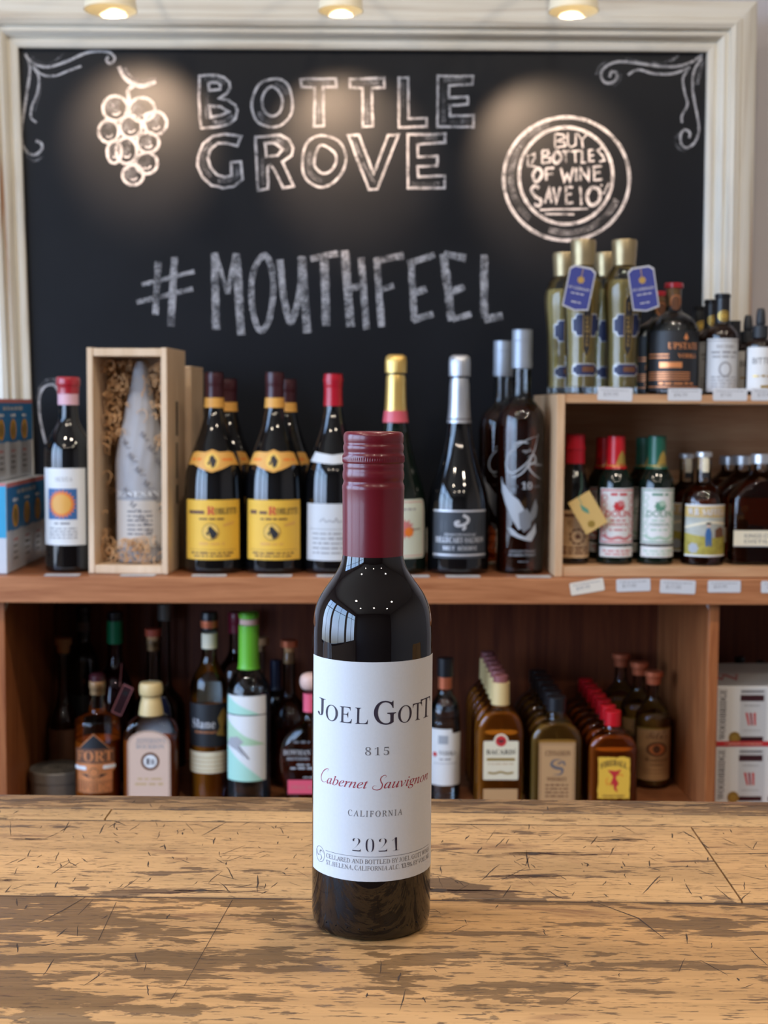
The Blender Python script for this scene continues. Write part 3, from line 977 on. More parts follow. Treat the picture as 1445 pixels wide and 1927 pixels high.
def plank_mat(name, raw, fin, bias, seed, big=(5, 22), gx=0.0, gy=0.0, edge=.022, nose_raw=False):
    m, t, b, o = nodes(name)
    tcn = t.nodes.new('ShaderNodeTexCoord')
    def noise(sc, det, dist=0, off=0):
        mp = t.nodes.new('ShaderNodeMapping'); mp.inputs['Scale'].default_value = (*sc, 1); mp.inputs['Location'].default_value = (seed + off, seed * 1.7 + off, 0)
        t.links.new(tcn.outputs['Object'], mp.inputs['Vector'])
        n = t.nodes.new('ShaderNodeTexNoise'); n.inputs['Scale'].default_value = 1; n.inputs['Detail'].default_value = det; n.inputs['Distortion'].default_value = dist
        n.inputs['Roughness'].default_value = .62
        t.links.new(mp.outputs[0], n.inputs['Vector']); return n.outputs['Fac']
    def rng(src, a, b_, c=0., d=1.):
        r = t.nodes.new('ShaderNodeMapRange'); r.inputs['From Min'].default_value = a; r.inputs['From Max'].default_value = b_
        r.inputs['To Min'].default_value = c; r.inputs['To Max'].default_value = d
        t.links.new(src, r.inputs['Value']); return r.outputs[0]
    def math_(op, x, y):
        q = t.nodes.new('ShaderNodeMath'); q.operation = op
        for i, v in enumerate((x, y)):
            if isinstance(v, (int, float)): q.inputs[i].default_value = v
            else: t.links.new(v, q.inputs[i])
        return q.outputs[0]
    def mix(fac, a, b_, mode='MIX'):
        q = t.nodes.new('ShaderNodeMix'); q.data_type = 'RGBA'; q.blend_type = mode
        if isinstance(fac, (int, float)): q.inputs['Factor'].default_value = fac
        else: t.links.new(fac, q.inputs['Factor'])
        for k, v in (('A', a), ('B', b_)):
            if isinstance(v, tuple): q.inputs[k].default_value = (*v, 1)
            else: t.links.new(v, q.inputs[k])
        return q.outputs['Result']
    sp = t.nodes.new('ShaderNodeSeparateXYZ'); t.links.new(tcn.outputs['Object'], sp.inputs[0])
    patch = math_('ADD', noise(big, 8, .4), math_('MULTIPLY', math_('SUBTRACT', noise((big[0] * 5, big[1] * 5), 5, .3, 51), .5), .42))
    drift = math_('ADD', math_('MULTIPLY', sp.outputs['X'], gx), math_('MULTIPLY', sp.outputs['Y'], gy))
    if nose_raw: drift = math_('ADD', drift, rng(sp.outputs['Y'], -.128, -.098, -.10, 0))
    scuff = math_('MULTIPLY', math_('SUBTRACT', noise((38, 130), 5, .2, 71), .5), .30)
    mask = rng(math_('ADD', math_('ADD', patch, scuff), drift), bias, bias + edge)
    grain = noise((11, 480), 5, .3, 3)
    tone = noise((3, 30), 3, 1.0, 9)
    c_raw = mix(rng(tone, .35, .65), raw, tuple(v * .72 for v in raw))
    c_raw = mix(rng(grain, .50, .72, 0, .75), c_raw, tuple(v * .62 for v in raw))
    c_fin = mix(rng(tone, .3, .7), fin, tuple(v * .68 for v in fin))
    c_fin = mix(rng(grain, .42, .68, 0, .85), c_fin, tuple(v * .6 for v in fin))
    col = mix(mask, c_raw, c_fin)
    fleck = noise((75, 700), 3, 0, 21)
    col = mix(rng(fleck, .585, .625, 0, .8), col, (.06, .035, .022))
    stain = noise((7, 26), 4, 1.5, 33)
    col = mix(rng(stain, .60, .74, 0, .7), col, (.13, .05, .028))
    t.links.new(col, b.inputs['Base Color'])
    t.links.new(rng(mask, 0, 1, .62, .42), b.inputs['Roughness'])
    b.inputs['Specular IOR Level'].default_value = .35
    bp_ = t.nodes.new('ShaderNodeBump'); bp_.inputs['Strength'].default_value = .25; bp_.inputs['Distance'].default_value = .0006
    t.links.new(math_('ADD', math_('MULTIPLY', grain, .5), math_('SUBTRACT', mask, math_('MULTIPLY', fleck, .8))), bp_.inputs['Height'])
    t.links.new(bp_.outputs[0], b.inputs['Normal'])
    return m


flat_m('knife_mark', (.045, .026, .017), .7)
flat_m('knot_dark', (.055, .020, .013), .6)
flat_m('worn_edge', (.48, .30, .14), .7)
counter = empty('bar_counter', (0, .688, 0), 'worn plank bar counter with knife marks in the foreground', 'counter', rz=R_(-2.05))


def plank(x0, x1, y0, y1, m, marks=0, steep=1.0, th=.04, knots=(), specials=(), bev=.0012, edge_wear=0, nose=0, seam=True):
    F = Flat()
    for _ in range(marks):
        x = random.uniform(max(x0, -.34), min(x1, .36)); y = random.uniform(y0 + max(.004, nose + .002), y1 - .004)
        ln = random.choice((.002, .003, .004, .005, .007, .009, .014)) * random.uniform(.6, 1.2) * min(1, (y1 - y0) / .08)
        a = R_(90 + random.gauss(0, 24) * (1 if random.random() < .85 else 3))
        w = random.uniform(.0003, .00085)
        pts = [(x + math.cos(a) * ln * t + random.gauss(0, .0002), min(y1 - .0012, max(y0 + .0012, y + math.sin(a) * ln * t))) for t in (-1, -.5, 0, .5, 1)]
        F.stroke(pts, w, 'knife_mark', 1, jit=.4, taper=True)
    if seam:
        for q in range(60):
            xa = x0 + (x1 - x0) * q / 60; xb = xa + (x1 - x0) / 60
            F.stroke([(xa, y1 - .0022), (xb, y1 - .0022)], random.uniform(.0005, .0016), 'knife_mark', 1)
    for kx, ky, s in knots:
        for _ in range(16):
            dx = random.gauss(0, .012) * s; dy = random.gauss(0, .0016) * s; l = random.uniform(.003, .014) * s
            F.stroke([(kx + dx - l, ky + dy), (kx + dx, ky + dy + random.gauss(0, .0006)), (kx + dx + l, ky + dy + random.gauss(0, .001))], random.uniform(.0003, .0010) * s, 'knot_dark', 1, taper=True)
        F.disc(kx, ky, .0028 * s, 'knife_mark', 2, ry=.0016 * s, n=11)
    for pts, w in specials:
        F.stroke(pts, w, 'knife_mark', 2, jit=.3, taper=True)
    for _ in range(edge_wear):
        x = random.uniform(-.3, .3)
        F.stroke([(x, y0 + .0275), (x + random.uniform(.005, .03), y0 + .0275 + random.gauss(0, .0008))], random.uniform(.0008, .0022), 'worn_edge', 1, taper=False, jit=.5)
    g = Geo()
    # planks carry a small rounding along their edges
    e = bev
    n = nose or e; k = 7 if nose else 3
    arc = [(y0 + n - n * math.sin(math.pi / 2 * i / k), ZC - n + n * math.cos(math.pi / 2 * i / k)) for i in range(k + 1)]
    ring = lambda x: [(x, y0, ZC - th), (x, y1, ZC - th), (x, y1, ZC - e), (x, y1 - e * .3, ZC - e * .3), (x, y1 - e, ZC)] + [(x, a, b) for a, b in arc]
    g.loft([ring(x1), ring(x0)], m)
    F.emit(g, lambda u, v, l: (u, v, ZC + .00006 * l))
    return g.build('plank', counter, smooth=50)


P_FRONT = plank_mat('plank_front', (0.570, 0.321, 0.130), (0.251, 0.140, 0.060), .475, 4.2, (8, 30), gx=-.30, gy=.10, nose_raw=True)
P_WIDE = plank_mat('plank_wide', (0.583, 0.348, 0.154), (0.224, 0.131, 0.067), .55, 9.1, (9, 34), gy=-1.1)
P_WIDE2 = plank_mat('plank_wide_end', (0.583, 0.341, 0.147), (0.244, 0.138, 0.064), .60, 2.4, (7, 24), gy=-.6)
P_STRIP = plank_mat('plank_strip', (0.570, 0.348, 0.156), (0.313, 0.177, 0.079), .64, 6.6, (8, 60))
P_BACK = plank_mat('plank_back', (0.353, 0.203, 0.090), (0.190, 0.103, 0.046), .46, 7.7, (14, 70))
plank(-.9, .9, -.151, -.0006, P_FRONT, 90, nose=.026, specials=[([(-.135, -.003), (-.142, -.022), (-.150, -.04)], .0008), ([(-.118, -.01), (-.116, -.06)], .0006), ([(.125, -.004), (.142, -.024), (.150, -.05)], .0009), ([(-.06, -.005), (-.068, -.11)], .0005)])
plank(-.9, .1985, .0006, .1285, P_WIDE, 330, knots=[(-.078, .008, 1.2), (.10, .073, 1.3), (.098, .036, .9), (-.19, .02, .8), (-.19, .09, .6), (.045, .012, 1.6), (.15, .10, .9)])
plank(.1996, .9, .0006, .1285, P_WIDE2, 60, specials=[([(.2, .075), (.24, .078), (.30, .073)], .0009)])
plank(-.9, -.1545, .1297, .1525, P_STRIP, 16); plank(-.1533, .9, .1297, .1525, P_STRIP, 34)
plank(-.9, .9, .1537, .183, P_BACK, 40, bev=.003, seam=False, specials=[([(x, .160 + random.uniform(0, .018)), (x + .02, .161 + random.uniform(0, .016)), (x + .045, .160 + random.uniform(0, .018))], .0008) for x in [-.33 + .028 * i for i in range(24)]])
BODYM = wood('counter_front_wood', (.16, .09, .045), (.26, .15, .08), (40, 40, 3), .5)
Geo().box(-.9, .9, -.105, .165, 0, ZC - .0405, BODYM).build('cabinet_body', counter, smooth=0)

# ------------------------------------------------------------------ the wine bottle on the counter
D0 = .6565
MB = Bottle('wine_bottle', 'small red wine bottle with burgundy screw cap and white label standing on the plank counter', 'bottle', 703, 812, D0, ZC, 228, BORDEAUX, seg=96)
zz = lambda py: W(703, py, D0).z - ZC
R0 = MB.R
pr = [(0, .004), (R0 * .55, .003), (R0 * .86, 0), (R0 * .94, .0008), (R0 * .985, .0035), (R0, .008)]
pr = chaikin(pr, 1) + [(R0, .03), (R0, zz(1400)), (R0, zz(1300)), (R0, zz(1205))]
sh_ = [(228, 1190), (226, 1172), (219, 1146), (207, 1128), (194, 1116), (176, 1103), (158, 1091), (141, 1079), (128, 1068), (119, 1056), (114, 1042), (111, 1025), (109, 960), (108, 860), (100, 840), (0, 840)]
pr += chaikin([(R0, zz(1205))] + [(w / 228 * R0, zz(y)) for w, y in sh_], 1)
MB.prof = pr
wine = mat('wine_dark_glass', (.0035, .0018, .0018), .012, spec=.62)
MB.body(wine)
# screw cap
cp = [(113, 1053.5), (114.5, 1053.5), (115, 1040), (115.5, 990), (116, 945), (117, 922), (117.6, 920), (117.6, 914), (115, 911), (112.5, 907), (112.2, 904), (115.5, 900), (116.5, 893), (115.5, 887), (113.5, 884), (114.5, 880), (115.5, 876), (113.6, 873), (113.0, 871)]
kn = [(115.6, 870), (116.2, 868), (116.2, 858), (115.4, 856)]
tp = [(113.6, 854), (112.0, 851.5), (112.4, 849), (114.4, 845), (114.6, 840), (112.4, 836.5), (110.8, 835), (112.2, 831.5), (113.6, 826), (112.8, 819), (110.0, 815), (105, 812.6), (98, 811.8), (0, 811.8)]
kz = D0 / FPX * .5 * math.sqrt(1 - (R0 / D0) ** 2)
conv = lambda L: [(w * kz, zz(y)) for w, y in L]
g = Geo()
fl = lambda j, z: (.010 if j % 2 else -.012) if zz(868.5) < z < zz(857.5) else 0
full = conv([(110, 1053.5)] + cp) + conv([(115.6, 870), (116.2, 868), (116.2, 863), (116.2, 858), (115.4, 856)]) + conv(tp)
g.lathe(full, 'capsule_burgundy', 168, flute=fl)
cap = g.build('screw_cap', MB.root, smooth=60)
# label
YT, YL = 1246.5, 1659.5
zl = lambda py: W(703, py, D0 - R0).z - ZC
v0 = zl(YL)
def ua(px): return (math.asin(max(-1, min(1, (px - 703) / 115.3))) - R_(3.2)) * R0
uc = lambda xc: ua(570 + xc / 4.0148)
F = Flat()
F.rect(-R_(79) * R0, 0, R_(81) * R0, zl(YT) - v0, mat('label_stock', (.59, .595, .605), .62, noise=.04, nscale=900), 0)
vb = lambda py: zl(py) - v0
pxm = (D0 - R0) / FPX
IKB, IKG = mat('label_ink', (.025, .016, .03), .6), mat('label_ink_grey', (.13, .12, .125), .6)
def put(s, a, b, base, cap_, m, style='serif', wt=0.0):
    F.text(s, (uc(a) + uc(b)) / 2, vb(base), cap_ * pxm, m, 1, style, fit=uc(b) - uc(a), weight=wt)
put('J', 122, 182, 1357, 33, IKB); put('O', 183, 274, 1363, 30, IKB); put('E', 287, 378, 1363, 31, IKB); put('L', 402, 497, 1363, 31, IKB)
put('G', 540, 705, 1363, 43, IKB, wt=.006); put('O', 720, 824, 1363, 32, IKB); put('T', 832, 905, 1363, 33, IKB); put('T', 893, 972, 1363, 38, IKB)
F.text('815', (uc(477) + uc(655)) / 2, vb(1421.5), 15.5 * pxm, IKG, 1, 'serifb', fit=uc(655) - uc(477), weight=-.016, space=1.35)
def vq(xc, yc):
    a = math.asin(max(-1, min(1, (570 + xc / 4.0148 - 703) / 115.3)))
    return (uc(xc), vb(1200 + yc / 4.0148 + 31 * (1 - math.cos(a))))


for pts in ([(196, 1010), (205, 992), (188, 990), (165, 1008), (149, 1045), (153, 1078), (172, 1090), (196, 1080)],
            [(618, 1062), (634, 1050), (628, 1038), (606, 1046), (592, 1066), (596, 1088), (606, 1108), (598, 1136), (572, 1150), (542, 1146), (532, 1132), (546, 1118), (566, 1122)]):
    F.stroke([vq(*p) for p in pts], .00042, 'ink_wine', 1, curve=True, taper=True)
F.text('abernet', (uc(192) + uc(500)) / 2, vb(1484), 17.5 * pxm, 'ink_wine', 1, 'hand', fit=uc(500) - uc(192))
F.text('auvignon', (uc(620) + uc(955)) / 2, vb(1484), 17.5 * pxm, 'ink_wine', 1, 'hand', fit=uc(955) - uc(614))
F.text('CALIFORNIA', (uc(352) + uc(757)) / 2, vb(1537), 11.5 * pxm, IKG, 1, 'serif', fit=uc(757) - uc(352), space=1.3)
F.text('2021', (uc(385) + uc(737)) / 2, vb(1604), 26.5 * pxm, IKB, 1, 'serifb', fit=uc(737) - uc(385), weight=-.032, space=1.2)
F.rect(uc(185), vb(1613.1), uc(970), vb(1612.3), IKG, 1)
put('CELLARED AND BOTTLED BY JOEL GOTT WINES', 190, 972, 1625.8, 8.6, IKG); put('ST. HELENA, CALIFORNIA ALC. 13.9% BY VOLUME', 190, 972, 1638.3, 8.6, IKG)
ex, ey, er = (uc(112) + uc(176)) / 2, vb(1624), .0037
F.ring(ex, ey, er, .00022, IKG, 1)
for a in (60, 180, 300):
    F.stroke([(ex + er * q * math.cos(R_(a + s)), ey + er * q * math.sin(R_(a + s))) for q, s in ((.05, 0), (.35, 30), (.62, 5), (.8, -35))], .0004, IKG, 1, curve=True, taper=True)
MB.label(F, v0, 'label', off=.00012, eps=.00005, ang=R_(3.2))
g = Geo()
for i in range(9):
    a = R_(-48 + i * 12); z = zz(1715)
    g.lathe([(0, -.0003), (.0004, 0), (0, .0004)], wine, 8, ((R0 + .0001) * math.sin(a), -(R0 + .0001) * math.cos(a)))
    for k in range(len(g.v) - 24, len(g.v)): g.v[k] = (g.v[k][0], g.v[k][1], g.v[k][2] + zz(1706) - .0005)
g.build('glass_dots', MB.root)

# ================================================================== THINGS ON THE MAIN SHELF
GL = M_['clear_glass']


# ---- cartons of canned drinks at the left end
def carton(px0, D, z, w, dep, h, label, bottom_to=None):
    P = W(px0, 1000, D)
    t = empty('drinks_carton', (P.x - w / 2, D + dep / 2, z), label, 'box', 'blue and white drinks cartons')
    Geo().box(-w / 2, w / 2, -dep / 2, dep / 2, .0004, h, 'carton_white').build('carton_body', t, bevel=.0015)
    F = Flat()
    F.rect(0, h * .47, dep, h * .985, 'carton_blue', 0); F.rect(0, h * .95, dep, h * .998, 'ink_rose', 1)
    F.greek(dep * .25, dep * .75, h * .86, h * .05, 'ink_silver')
    for i in range(3):
        u = dep * (.20 + .29 * i)
        F.rrect(u - dep * .085, h * .06, u + dep * .085, h * .80, .006, 'paper_grey_white' if i < 0 else 'carton_blue', 1)
        F.rrect(u - dep * .085, h * .06, u + dep * .085, h * .46, .004, 'ink_silver', 2)
        F.disc(u, h * .62, dep * .075, 'carton_orange', 3, ry=h * .13); F.disc(u, h * .62, dep * .05, 'foil_gold', 4, ry=h * .09)
        F.greek(u - dep * .06, u + dep * .06, h * .78, h * .035, 'ink_white', 3)
        for k in range(4): F.greek(u - dep * .05, u + dep * .05, h * (.13 + .07 * k), h * .03, 'ink_rose' if k == 3 else 'ink_grey', 3)
    g = Geo(); F.emit(g, lambda u, v, l: (w / 2 + .0003 + l * .00015, -dep / 2 + u, v)); g.build('printed_side', t, smooth=0)
    F = Flat()
    F.rect(-w / 2 + .001, h * .40, w / 2 - .001, h * .97, 'carton_sky', 0); F.rect(-w / 2 + .001, h * .97, w / 2 - .001, h, 'ink_rose', 1)
    for i in range(2):
        F.disc(w * (-.2 + .4 * i), h * .66, w * .09, 'carton_orange', 2, ry=h * .14)
    g = Geo(); F.emit(g, lambda u, v, l: (u, -dep / 2 - .0003 - l * .00015, v)); g.build('printed_front', t, smooth=0)
    return t


lo = W(10, 1000, 2.115)
carton(13, 2.108, ZS, .10, .262, .139, 'lower blue and white drinks carton at the left end of the shelf')
carton(-12, 2.112, ZS + .1395, .10, .262, .128, 'upper blue and white drinks carton stacked on another carton at the left end')

# ---- wine with the sun label
b = Bottle('wine_bottle', 'dark wine bottle with red wax top and white label showing an orange sun', 'bottle', 128, 709, 2.165, ZS, 90,
           [(0, .006), (.80, 0), (1, .004), (1, .05), (1, .50), (1, .60), (.95, .655), (.66, .72), (.44, .765), (.385, .80), (.37, .88), (.37, .95), (.42, .955), (.42, .99), (.36, 1), (0, 1)])
b.body('dark_bottle_glass')
b.band('wax_seal', b.zc(741), b.H, 'wax_red', .0028, round_=.005)
b.band('neck_band', b.zc(762), b.zc(740), 'band_pink', .0022)
F = Flat(); z0 = b.z(1026); h = b.z(881) - z0; w = .078
F.rect(-w / 2, 0, w / 2, h, 'paper_white', 0)
F.rect(-.024, h * .335, .024, h * .735, 'ink_blue', 1)
F.disc(0, h * .535, .023, 'ink_orange', 2, n=44, star=.25); F.disc(0, h * .535, .0155, 'band_orange', 3)
F.text('SESTA', .004, h * .83, .006, 'ink_soft', 1, 'serif'); F.greek(-.012, .016, h * .27, .004, 'ink_soft')
for k in range(4): F.greek(-.022, .024, h * (.09 + .04 * k), .0022, 'ink_soft')
b.label(F, z0, ang=-.13)

# ---- wooden gift crate, lid off, with a wrapped bottle in wood wool
CRZ = R_(5.5)
P0 = W(249, 1084, 2.118)
cw, cd_, ch = .1235, .13, W(249, 654, 2.118).z - ZS
cr = empty('wine_crate', (P0.x, 2.118 + cd_ / 2, ZS), 'pale wooden wine crate standing open with a tissue wrapped bottle inside', 'crate', rz=-CRZ)
t_ = .009
for sx_ in (-1, 1):
    Geo().box(sx_ * cw / 2 - (t_ if sx_ > 0 else 0), sx_ * cw / 2 + (0 if sx_ > 0 else t_), -cd_ / 2, cd_ / 2, .0004, ch, CRATE).build('side_panel', cr, bevel=.0008)
Geo().box(-cw / 2 + t_ + .0003, cw / 2 - t_ - .0003, -cd_ / 2 + .001, cd_ / 2, ch - .013, ch - .001, CRATE).build('end_panel', cr, bevel=.0008)
Geo().box(-cw / 2 + t_ + .0003, cw / 2 - t_ - .0003, -cd_ / 2 + .001, cd_ / 2, .0004, .013, CRATE).build('end_panel', cr, bevel=.0008)
Geo().box(-cw / 2 + t_ + .0003, cw / 2 - t_ - .0003, cd_ / 2 - .006, cd_ / 2 - .0005, .0135, ch - .0135, CRATE).build('back_panel', cr, smooth=0)
F = Flat(); F.greek(-.08, .08, 0, .013, 'ink_black')
g = Geo(); F.emit(g, lambda u, v, l: (cw / 2 + .0003 + .0001 * l, -.005 + v, .185 - u)); g.build('stamp', cr, smooth=0)
# second crate stored behind it
P1 = W(346, 1000, 2.30)
c2 = empty('wine_crate', (-.322, 2.345, ZS), 'second pale wooden wine crate mostly hidden behind the open crate', 'crate', rz=-CRZ)
h2 = W(365, 696, 2.30).z - ZS
Geo().box(-.06, .06, -.05, .05, .0004, h2, CRATE).build('crate_body', c2, bevel=.001)
Geo().box(-.0595, .0595, -.0505, .0505, h2 + .0002, h2 + .006, CRATE).build('lid', c2, bevel=.001)
# wrapped bottle
loc = Vector((P0.x + .006, 2.118 + cd_ / 2 - .004, ZS + .0135))
TH = W(262, 678, 2.14).z - ZS - .0135
wb = Bottle('wrapped_bottle', 'wine bottle wrapped in grey printed tissue paper inside the wooden crate', 'bottle', 262, 678, 2.14, ZS, 96,
            [(0, .004), (.9, 0), (1, .01), (1, .1), (1, .45), (.98, .54), (.80, .66), (.56, .78), (.36, .90), (.26, .97), (.14, 1), (0, 1)], loc=loc, H=TH)
wr = random.Random(4)
ph = [wr.uniform(0, 6.28) for _ in range(9)]
g = Geo()
g.lathe(wb.prof, 'tissue', 64, flute=lambda j, z: .035 * min(1, z / .22 + .15) * (math.sin(j * .6 + z * 55 + ph[0]) * .5 + math.sin(j * 1.37 - z * 80 + ph[1]) * .4 + math.sin(j * .2 + z * 130 + ph[2]) * .3))
g.build('tissue_wrap', wb.root, smooth=50)
F = Flat()
F.rect(-.038, .025, .040, .098, mat('label_under_tissue', (.56, .50, .44), .75), 0)
F.text('JONESAN', -.002, .104, .0085, 'ink_white', 1, 'bold', fit=.070)
for k in range(6): F.greek(-.016, .022, .045 + .007 * k, .0028, 'tissue_ink')
for a in range(7):
    for q in range(3):
        u, v = -.03 + a * .012 + q * .004, .20 - a * .021 - q * .075 + .06
        if -.034 < u < .042 and .015 < v < .20:
            F.text('M', u, v, .008, 'tissue_ink', 2, 'serifb', rot=-40)
            F.greek(u + .006, u + .014, v - .006, .002, 'tissue_ink', 2)
wb.label(F, 0, name='printing', off=.0022)
# wood wool
wr = random.Random(9)
g = Geo()
for _ in range(520):
    q = wr.random()
    if q < .16: u, z = wr.uniform(-.047, .05), wr.uniform(.016, .05)
    elif q < .58: u, z = wr.uniform(-.047, -.008) * 1.0, wr.uniform(.20, ch - .02)
    elif q < .9: u, z = wr.uniform(.012, .049), wr.uniform(.17, ch - .02)
    else: u, z = wr.choice((-1, 1)) * wr.uniform(.042, .05), wr.uniform(.02, .2)
    y = wr.uniform(-.035, .05)
    if wb.r(max(0, min(TH, z - .0135))) > math.hypot(u - .006, y + .004) - .002: y = wr.uniform(-.055, -.046) if q < .16 else .045
    a, rr = wr.uniform(0, 6.28), wr.uniform(.004, .010)
    nx, nz = math.cos(a), math.sin(a)
    pts = []
    for k in range(9):
        s = k / 8 * wr.uniform(4, 7)
        px_, py_, pz_ = u + rr * math.cos(s) * nx + k * .0008 * nz, y + rr * .5 * math.sin(s * 1.3), max(.015, min(ch - .015, z + rr * math.sin(s) * .9 + k * .0008 * nx))
        dx_, dy_ = px_ - .006, py_ + .004
        rb_ = wb.r(max(.001, min(TH * .97, pz_ - .0135))) * 1.05 + .0035 if pz_ < TH + .016 else 0
        dd_ = math.hypot(dx_, dy_) + 1e-6
        if dd_ < rb_: px_, py_ = .006 + dx_ / dd_ * rb_, -.004 + dy_ / dd_ * rb_
        pts.append((max(-.051, min(.051, px_)), max(-.06, min(.056, py_)), pz_))
    g.tube(pts, wr.uniform(.0005, .0009), 'straw', 4)
ww = g.build('wood_wool', loc=(P0.x, 2.118 + cd_ / 2, ZS), rz=-CRZ)
tag(ww, 'curly brown wood wool packing around the wrapped bottle in the crate', 'packing straw', kind='stuff')

# ---- burgundy bottles with yellow labels
YEL2 = mat('paper_yellow_banner', (.80, .50, .10), .6)


def yellow(cx, top, D, label):
    b = Bottle('wine_bottle', label, 'bottle', cx, top, D, ZS, 113 * 2.17 / D * D / 2.17, BURGUNDY, 'yellow labelled burgundy bottles')
    b.R = 113 * .5 * 2.17 / FPX
    H = b.H
    b.body('dark_bottle_glass')
    b.band('capsule', H * .868, H, 'capsule_maroon', .0012, round_=.003)
    b.band('neck_band', H * .822, H * .872, 'band_orange', .0018)
    s = H / 380                                  # per photo pixel at the front row
    F = Flat(); h = 113 * s; w = .097
    F.rect(-w / 2, 0, w / 2, h, 'paper_yellow', 0)
    F.text('R', -.001, h * .755, .0125, 'ink_red', 1, 'serifb'); F.text('OBLETTI', .005, h * .765, .0095, 'ink_black', 1, 'serifb', align='L', fit=.037); F.greek(-.040, -.0075, h * .765, .0060, 'ink_brown')
    F.greek(-.02, .022, h * .67, .003, 'ink_brown'); F.stroke([(.018, h * .575), (.026, h * .595), (.036, h * .62)], .004, 'band_orange', 1)
    F.disc(-.002, h * .47, .0125, YEL2, 1); F.ring(-.002, h * .47, .0125, .0008, 'ink_brown', 2)
    F.poly([(-.006, h * .53), (-.002, h * .57), (.005, h * .49), (.009, h * .44), (.005, h * .37), (0, h * .35), (-.003, h * .43)], 'ink_black', 3); F.poly([(-.009, h * .44), (-.004, h * .50), (-.005, h * .40)], 'ink_black', 3)
    F.greek(-.02, .02, h * .25, .004, 'band_orange'); F.rect(-.04, h * .165, .04, h * .17, 'ink_brown', 1)
    F.greek(-.035, .036, h * .10, .0028, 'ink_brown'); F.greek(-.03, .03, h * .05, .0025, 'ink_brown')
    b.label(F, 27 * s)
    F = Flat(); z0 = 190 * s
    top_ = [(-.041, .031), (-.030, .033), (-.012, .032), (0, .036), (.012, .032), (.030, .033), (.041, .031)]
    bot = [(.047, .012), (.030, .013), (.014, .006), (0, .001), (-.014, .006), (-.030, .013), (-.047, .012)]
    F.poly(top_ + bot, 'band_orange', 0); F.disc(0, .0185, .0115, YEL2, 1, ry=.0125)
    F.poly([(-.004, .024), (.001, .028), (.007, .019), (.004, .010), (0, .008)], 'ink_black', 2); F.poly([(-.007, .014), (-.003, .022), (-.003, .012)], 'ink_black', 2)
    F.greek(-.037, -.015, .019, .004, 'ink_orange'); F.greek(.016, .037, .019, .004, 'ink_orange')
    b.label(F, z0, name='neck_label')
    return b.root


yellow(403, 700, 2.165, 'front yellow labelled burgundy bottle nearest the wooden crate')
yellow(517, 700, 2.165, 'front yellow labelled burgundy bottle next to the red capped bottle')
yellow(428, 712, 2.285, 'dark burgundy bottle half hidden behind the yellow labelled bottle by the crate')
yellow(540, 713, 2.285, 'dark burgundy bottle half hidden behind the yellow labelled bottle beside the red capped one')

# ---- red capped burgundy, white label
b = Bottle('wine_bottle', 'dark burgundy bottle with bright red capsule and white label behind the front bottle', 'bottle', 627, 703, 2.165, ZS, 109, BURGUNDY)
b.body('dark_bottle_glass'); H = b.H
b.band('capsule', b.zc(764), H, 'capsule_red', .0018, round_=.003); b.band('capsule_lip', b.zc(718), b.zc(713), 'capsule_red', .0028)
F = Flat(); z0 = b.z(1055); h = b.z(948) - z0
F.rect(-.047, 0, .047, h, 'paper_grey_white', 0); F.stroke([(-.020, h * .68), (-.014, h * .74), (-.010, h * .68), (-.004, h * .71), (.002, h * .68), (.006, h * .75), (.009, h * .68), (.016, h * .70)], .0012, 'ink_soft', 1, curve=True); F.rect(-.04, h * .55, .04, h * .56, 'ink_soft', 1)
for k in range(5): F.greek(-.033, .034, h * (.12 + .085 * k), .003, 'ink_soft')
b.label(F, z0)
F = Flat(); z0 = b.z(874); h = b.z(851) - z0
F.poly([(-.034, h), (0, h * .75), (.034, h), (.040, h * .2), (0, 0), (-.040, h * .2)], 'paper_grey_white', 0); b.label(F, z0, name='neck_label')

# ---- champagne, gold foil
foilf = lambda j, z: .0


def champagne(cx, top, D, w, label, foil, zb, zw, glass):
    b = Bottle('champagne_bottle', label, 'bottle', cx, top, D, ZS, w, CHAMPAGNE)
    b.body(glass); H = b.H
    crown = b.zc(zw)
    g = Geo(); r1, r0 = 21.5 * D / FPX, 16.5 * D / FPX
    p = [(0, b.zc(zb)), (b.r(b.zc(zb)) + .0012, b.zc(zb))] + [(b.r(b.zc(y)) + .0012, b.zc(y)) for y in range(int(zb) - 8, int(zw) + 8, -8)] + [(r0, crown), (r1 * .95, crown + .001), (r1 * .93, b.zc(top + 14)), (r1 * .86, b.zc(top + 4)), (r1 * .6, b.zc(top)), (0, b.zc(top))]
    fl = lambda j, z: .035 * math.sin(j * 1.9) * (1 if z > crown + .001 else .12)
    g.lathe(p, foil, 96, flute=fl).build('foil', b.root, smooth=60)
    return b


b = champagne(745, 667, 2.165, 120, 'champagne bottle with gold foil and cream label with a red border', 'foil_gold', 776, 703, 'green_bottle_glass')
b.band('foil_band', b.zc(795), b.zc(773), 'foil_rose', .0022)
F = Flat(); z0 = b.z(1051); h = b.z(940) - z0
F.rrect(-.046, 0, .046, h, .006, 'paper_pale_green', 0)
F.stroke([(-.042, .004), (.042, .004), (.042, h - .004), (-.042, h - .004)], .0012, 'ink_rose', 1, closed=True)
F.disc(.006, h * .5, .016, 'ink_rose', 1, n=22, star=.35); F.disc(.012, h * .45, .009, 'ink_orange', 2, n=16, star=.3); F.stroke([(.015, h * .48), (.034, h * .5)], .0012, 'ink_brown', 2)
F.greek(-.02, .025, h * .82, .003, 'ink_soft')
b.label(F, z0, ang=.18)

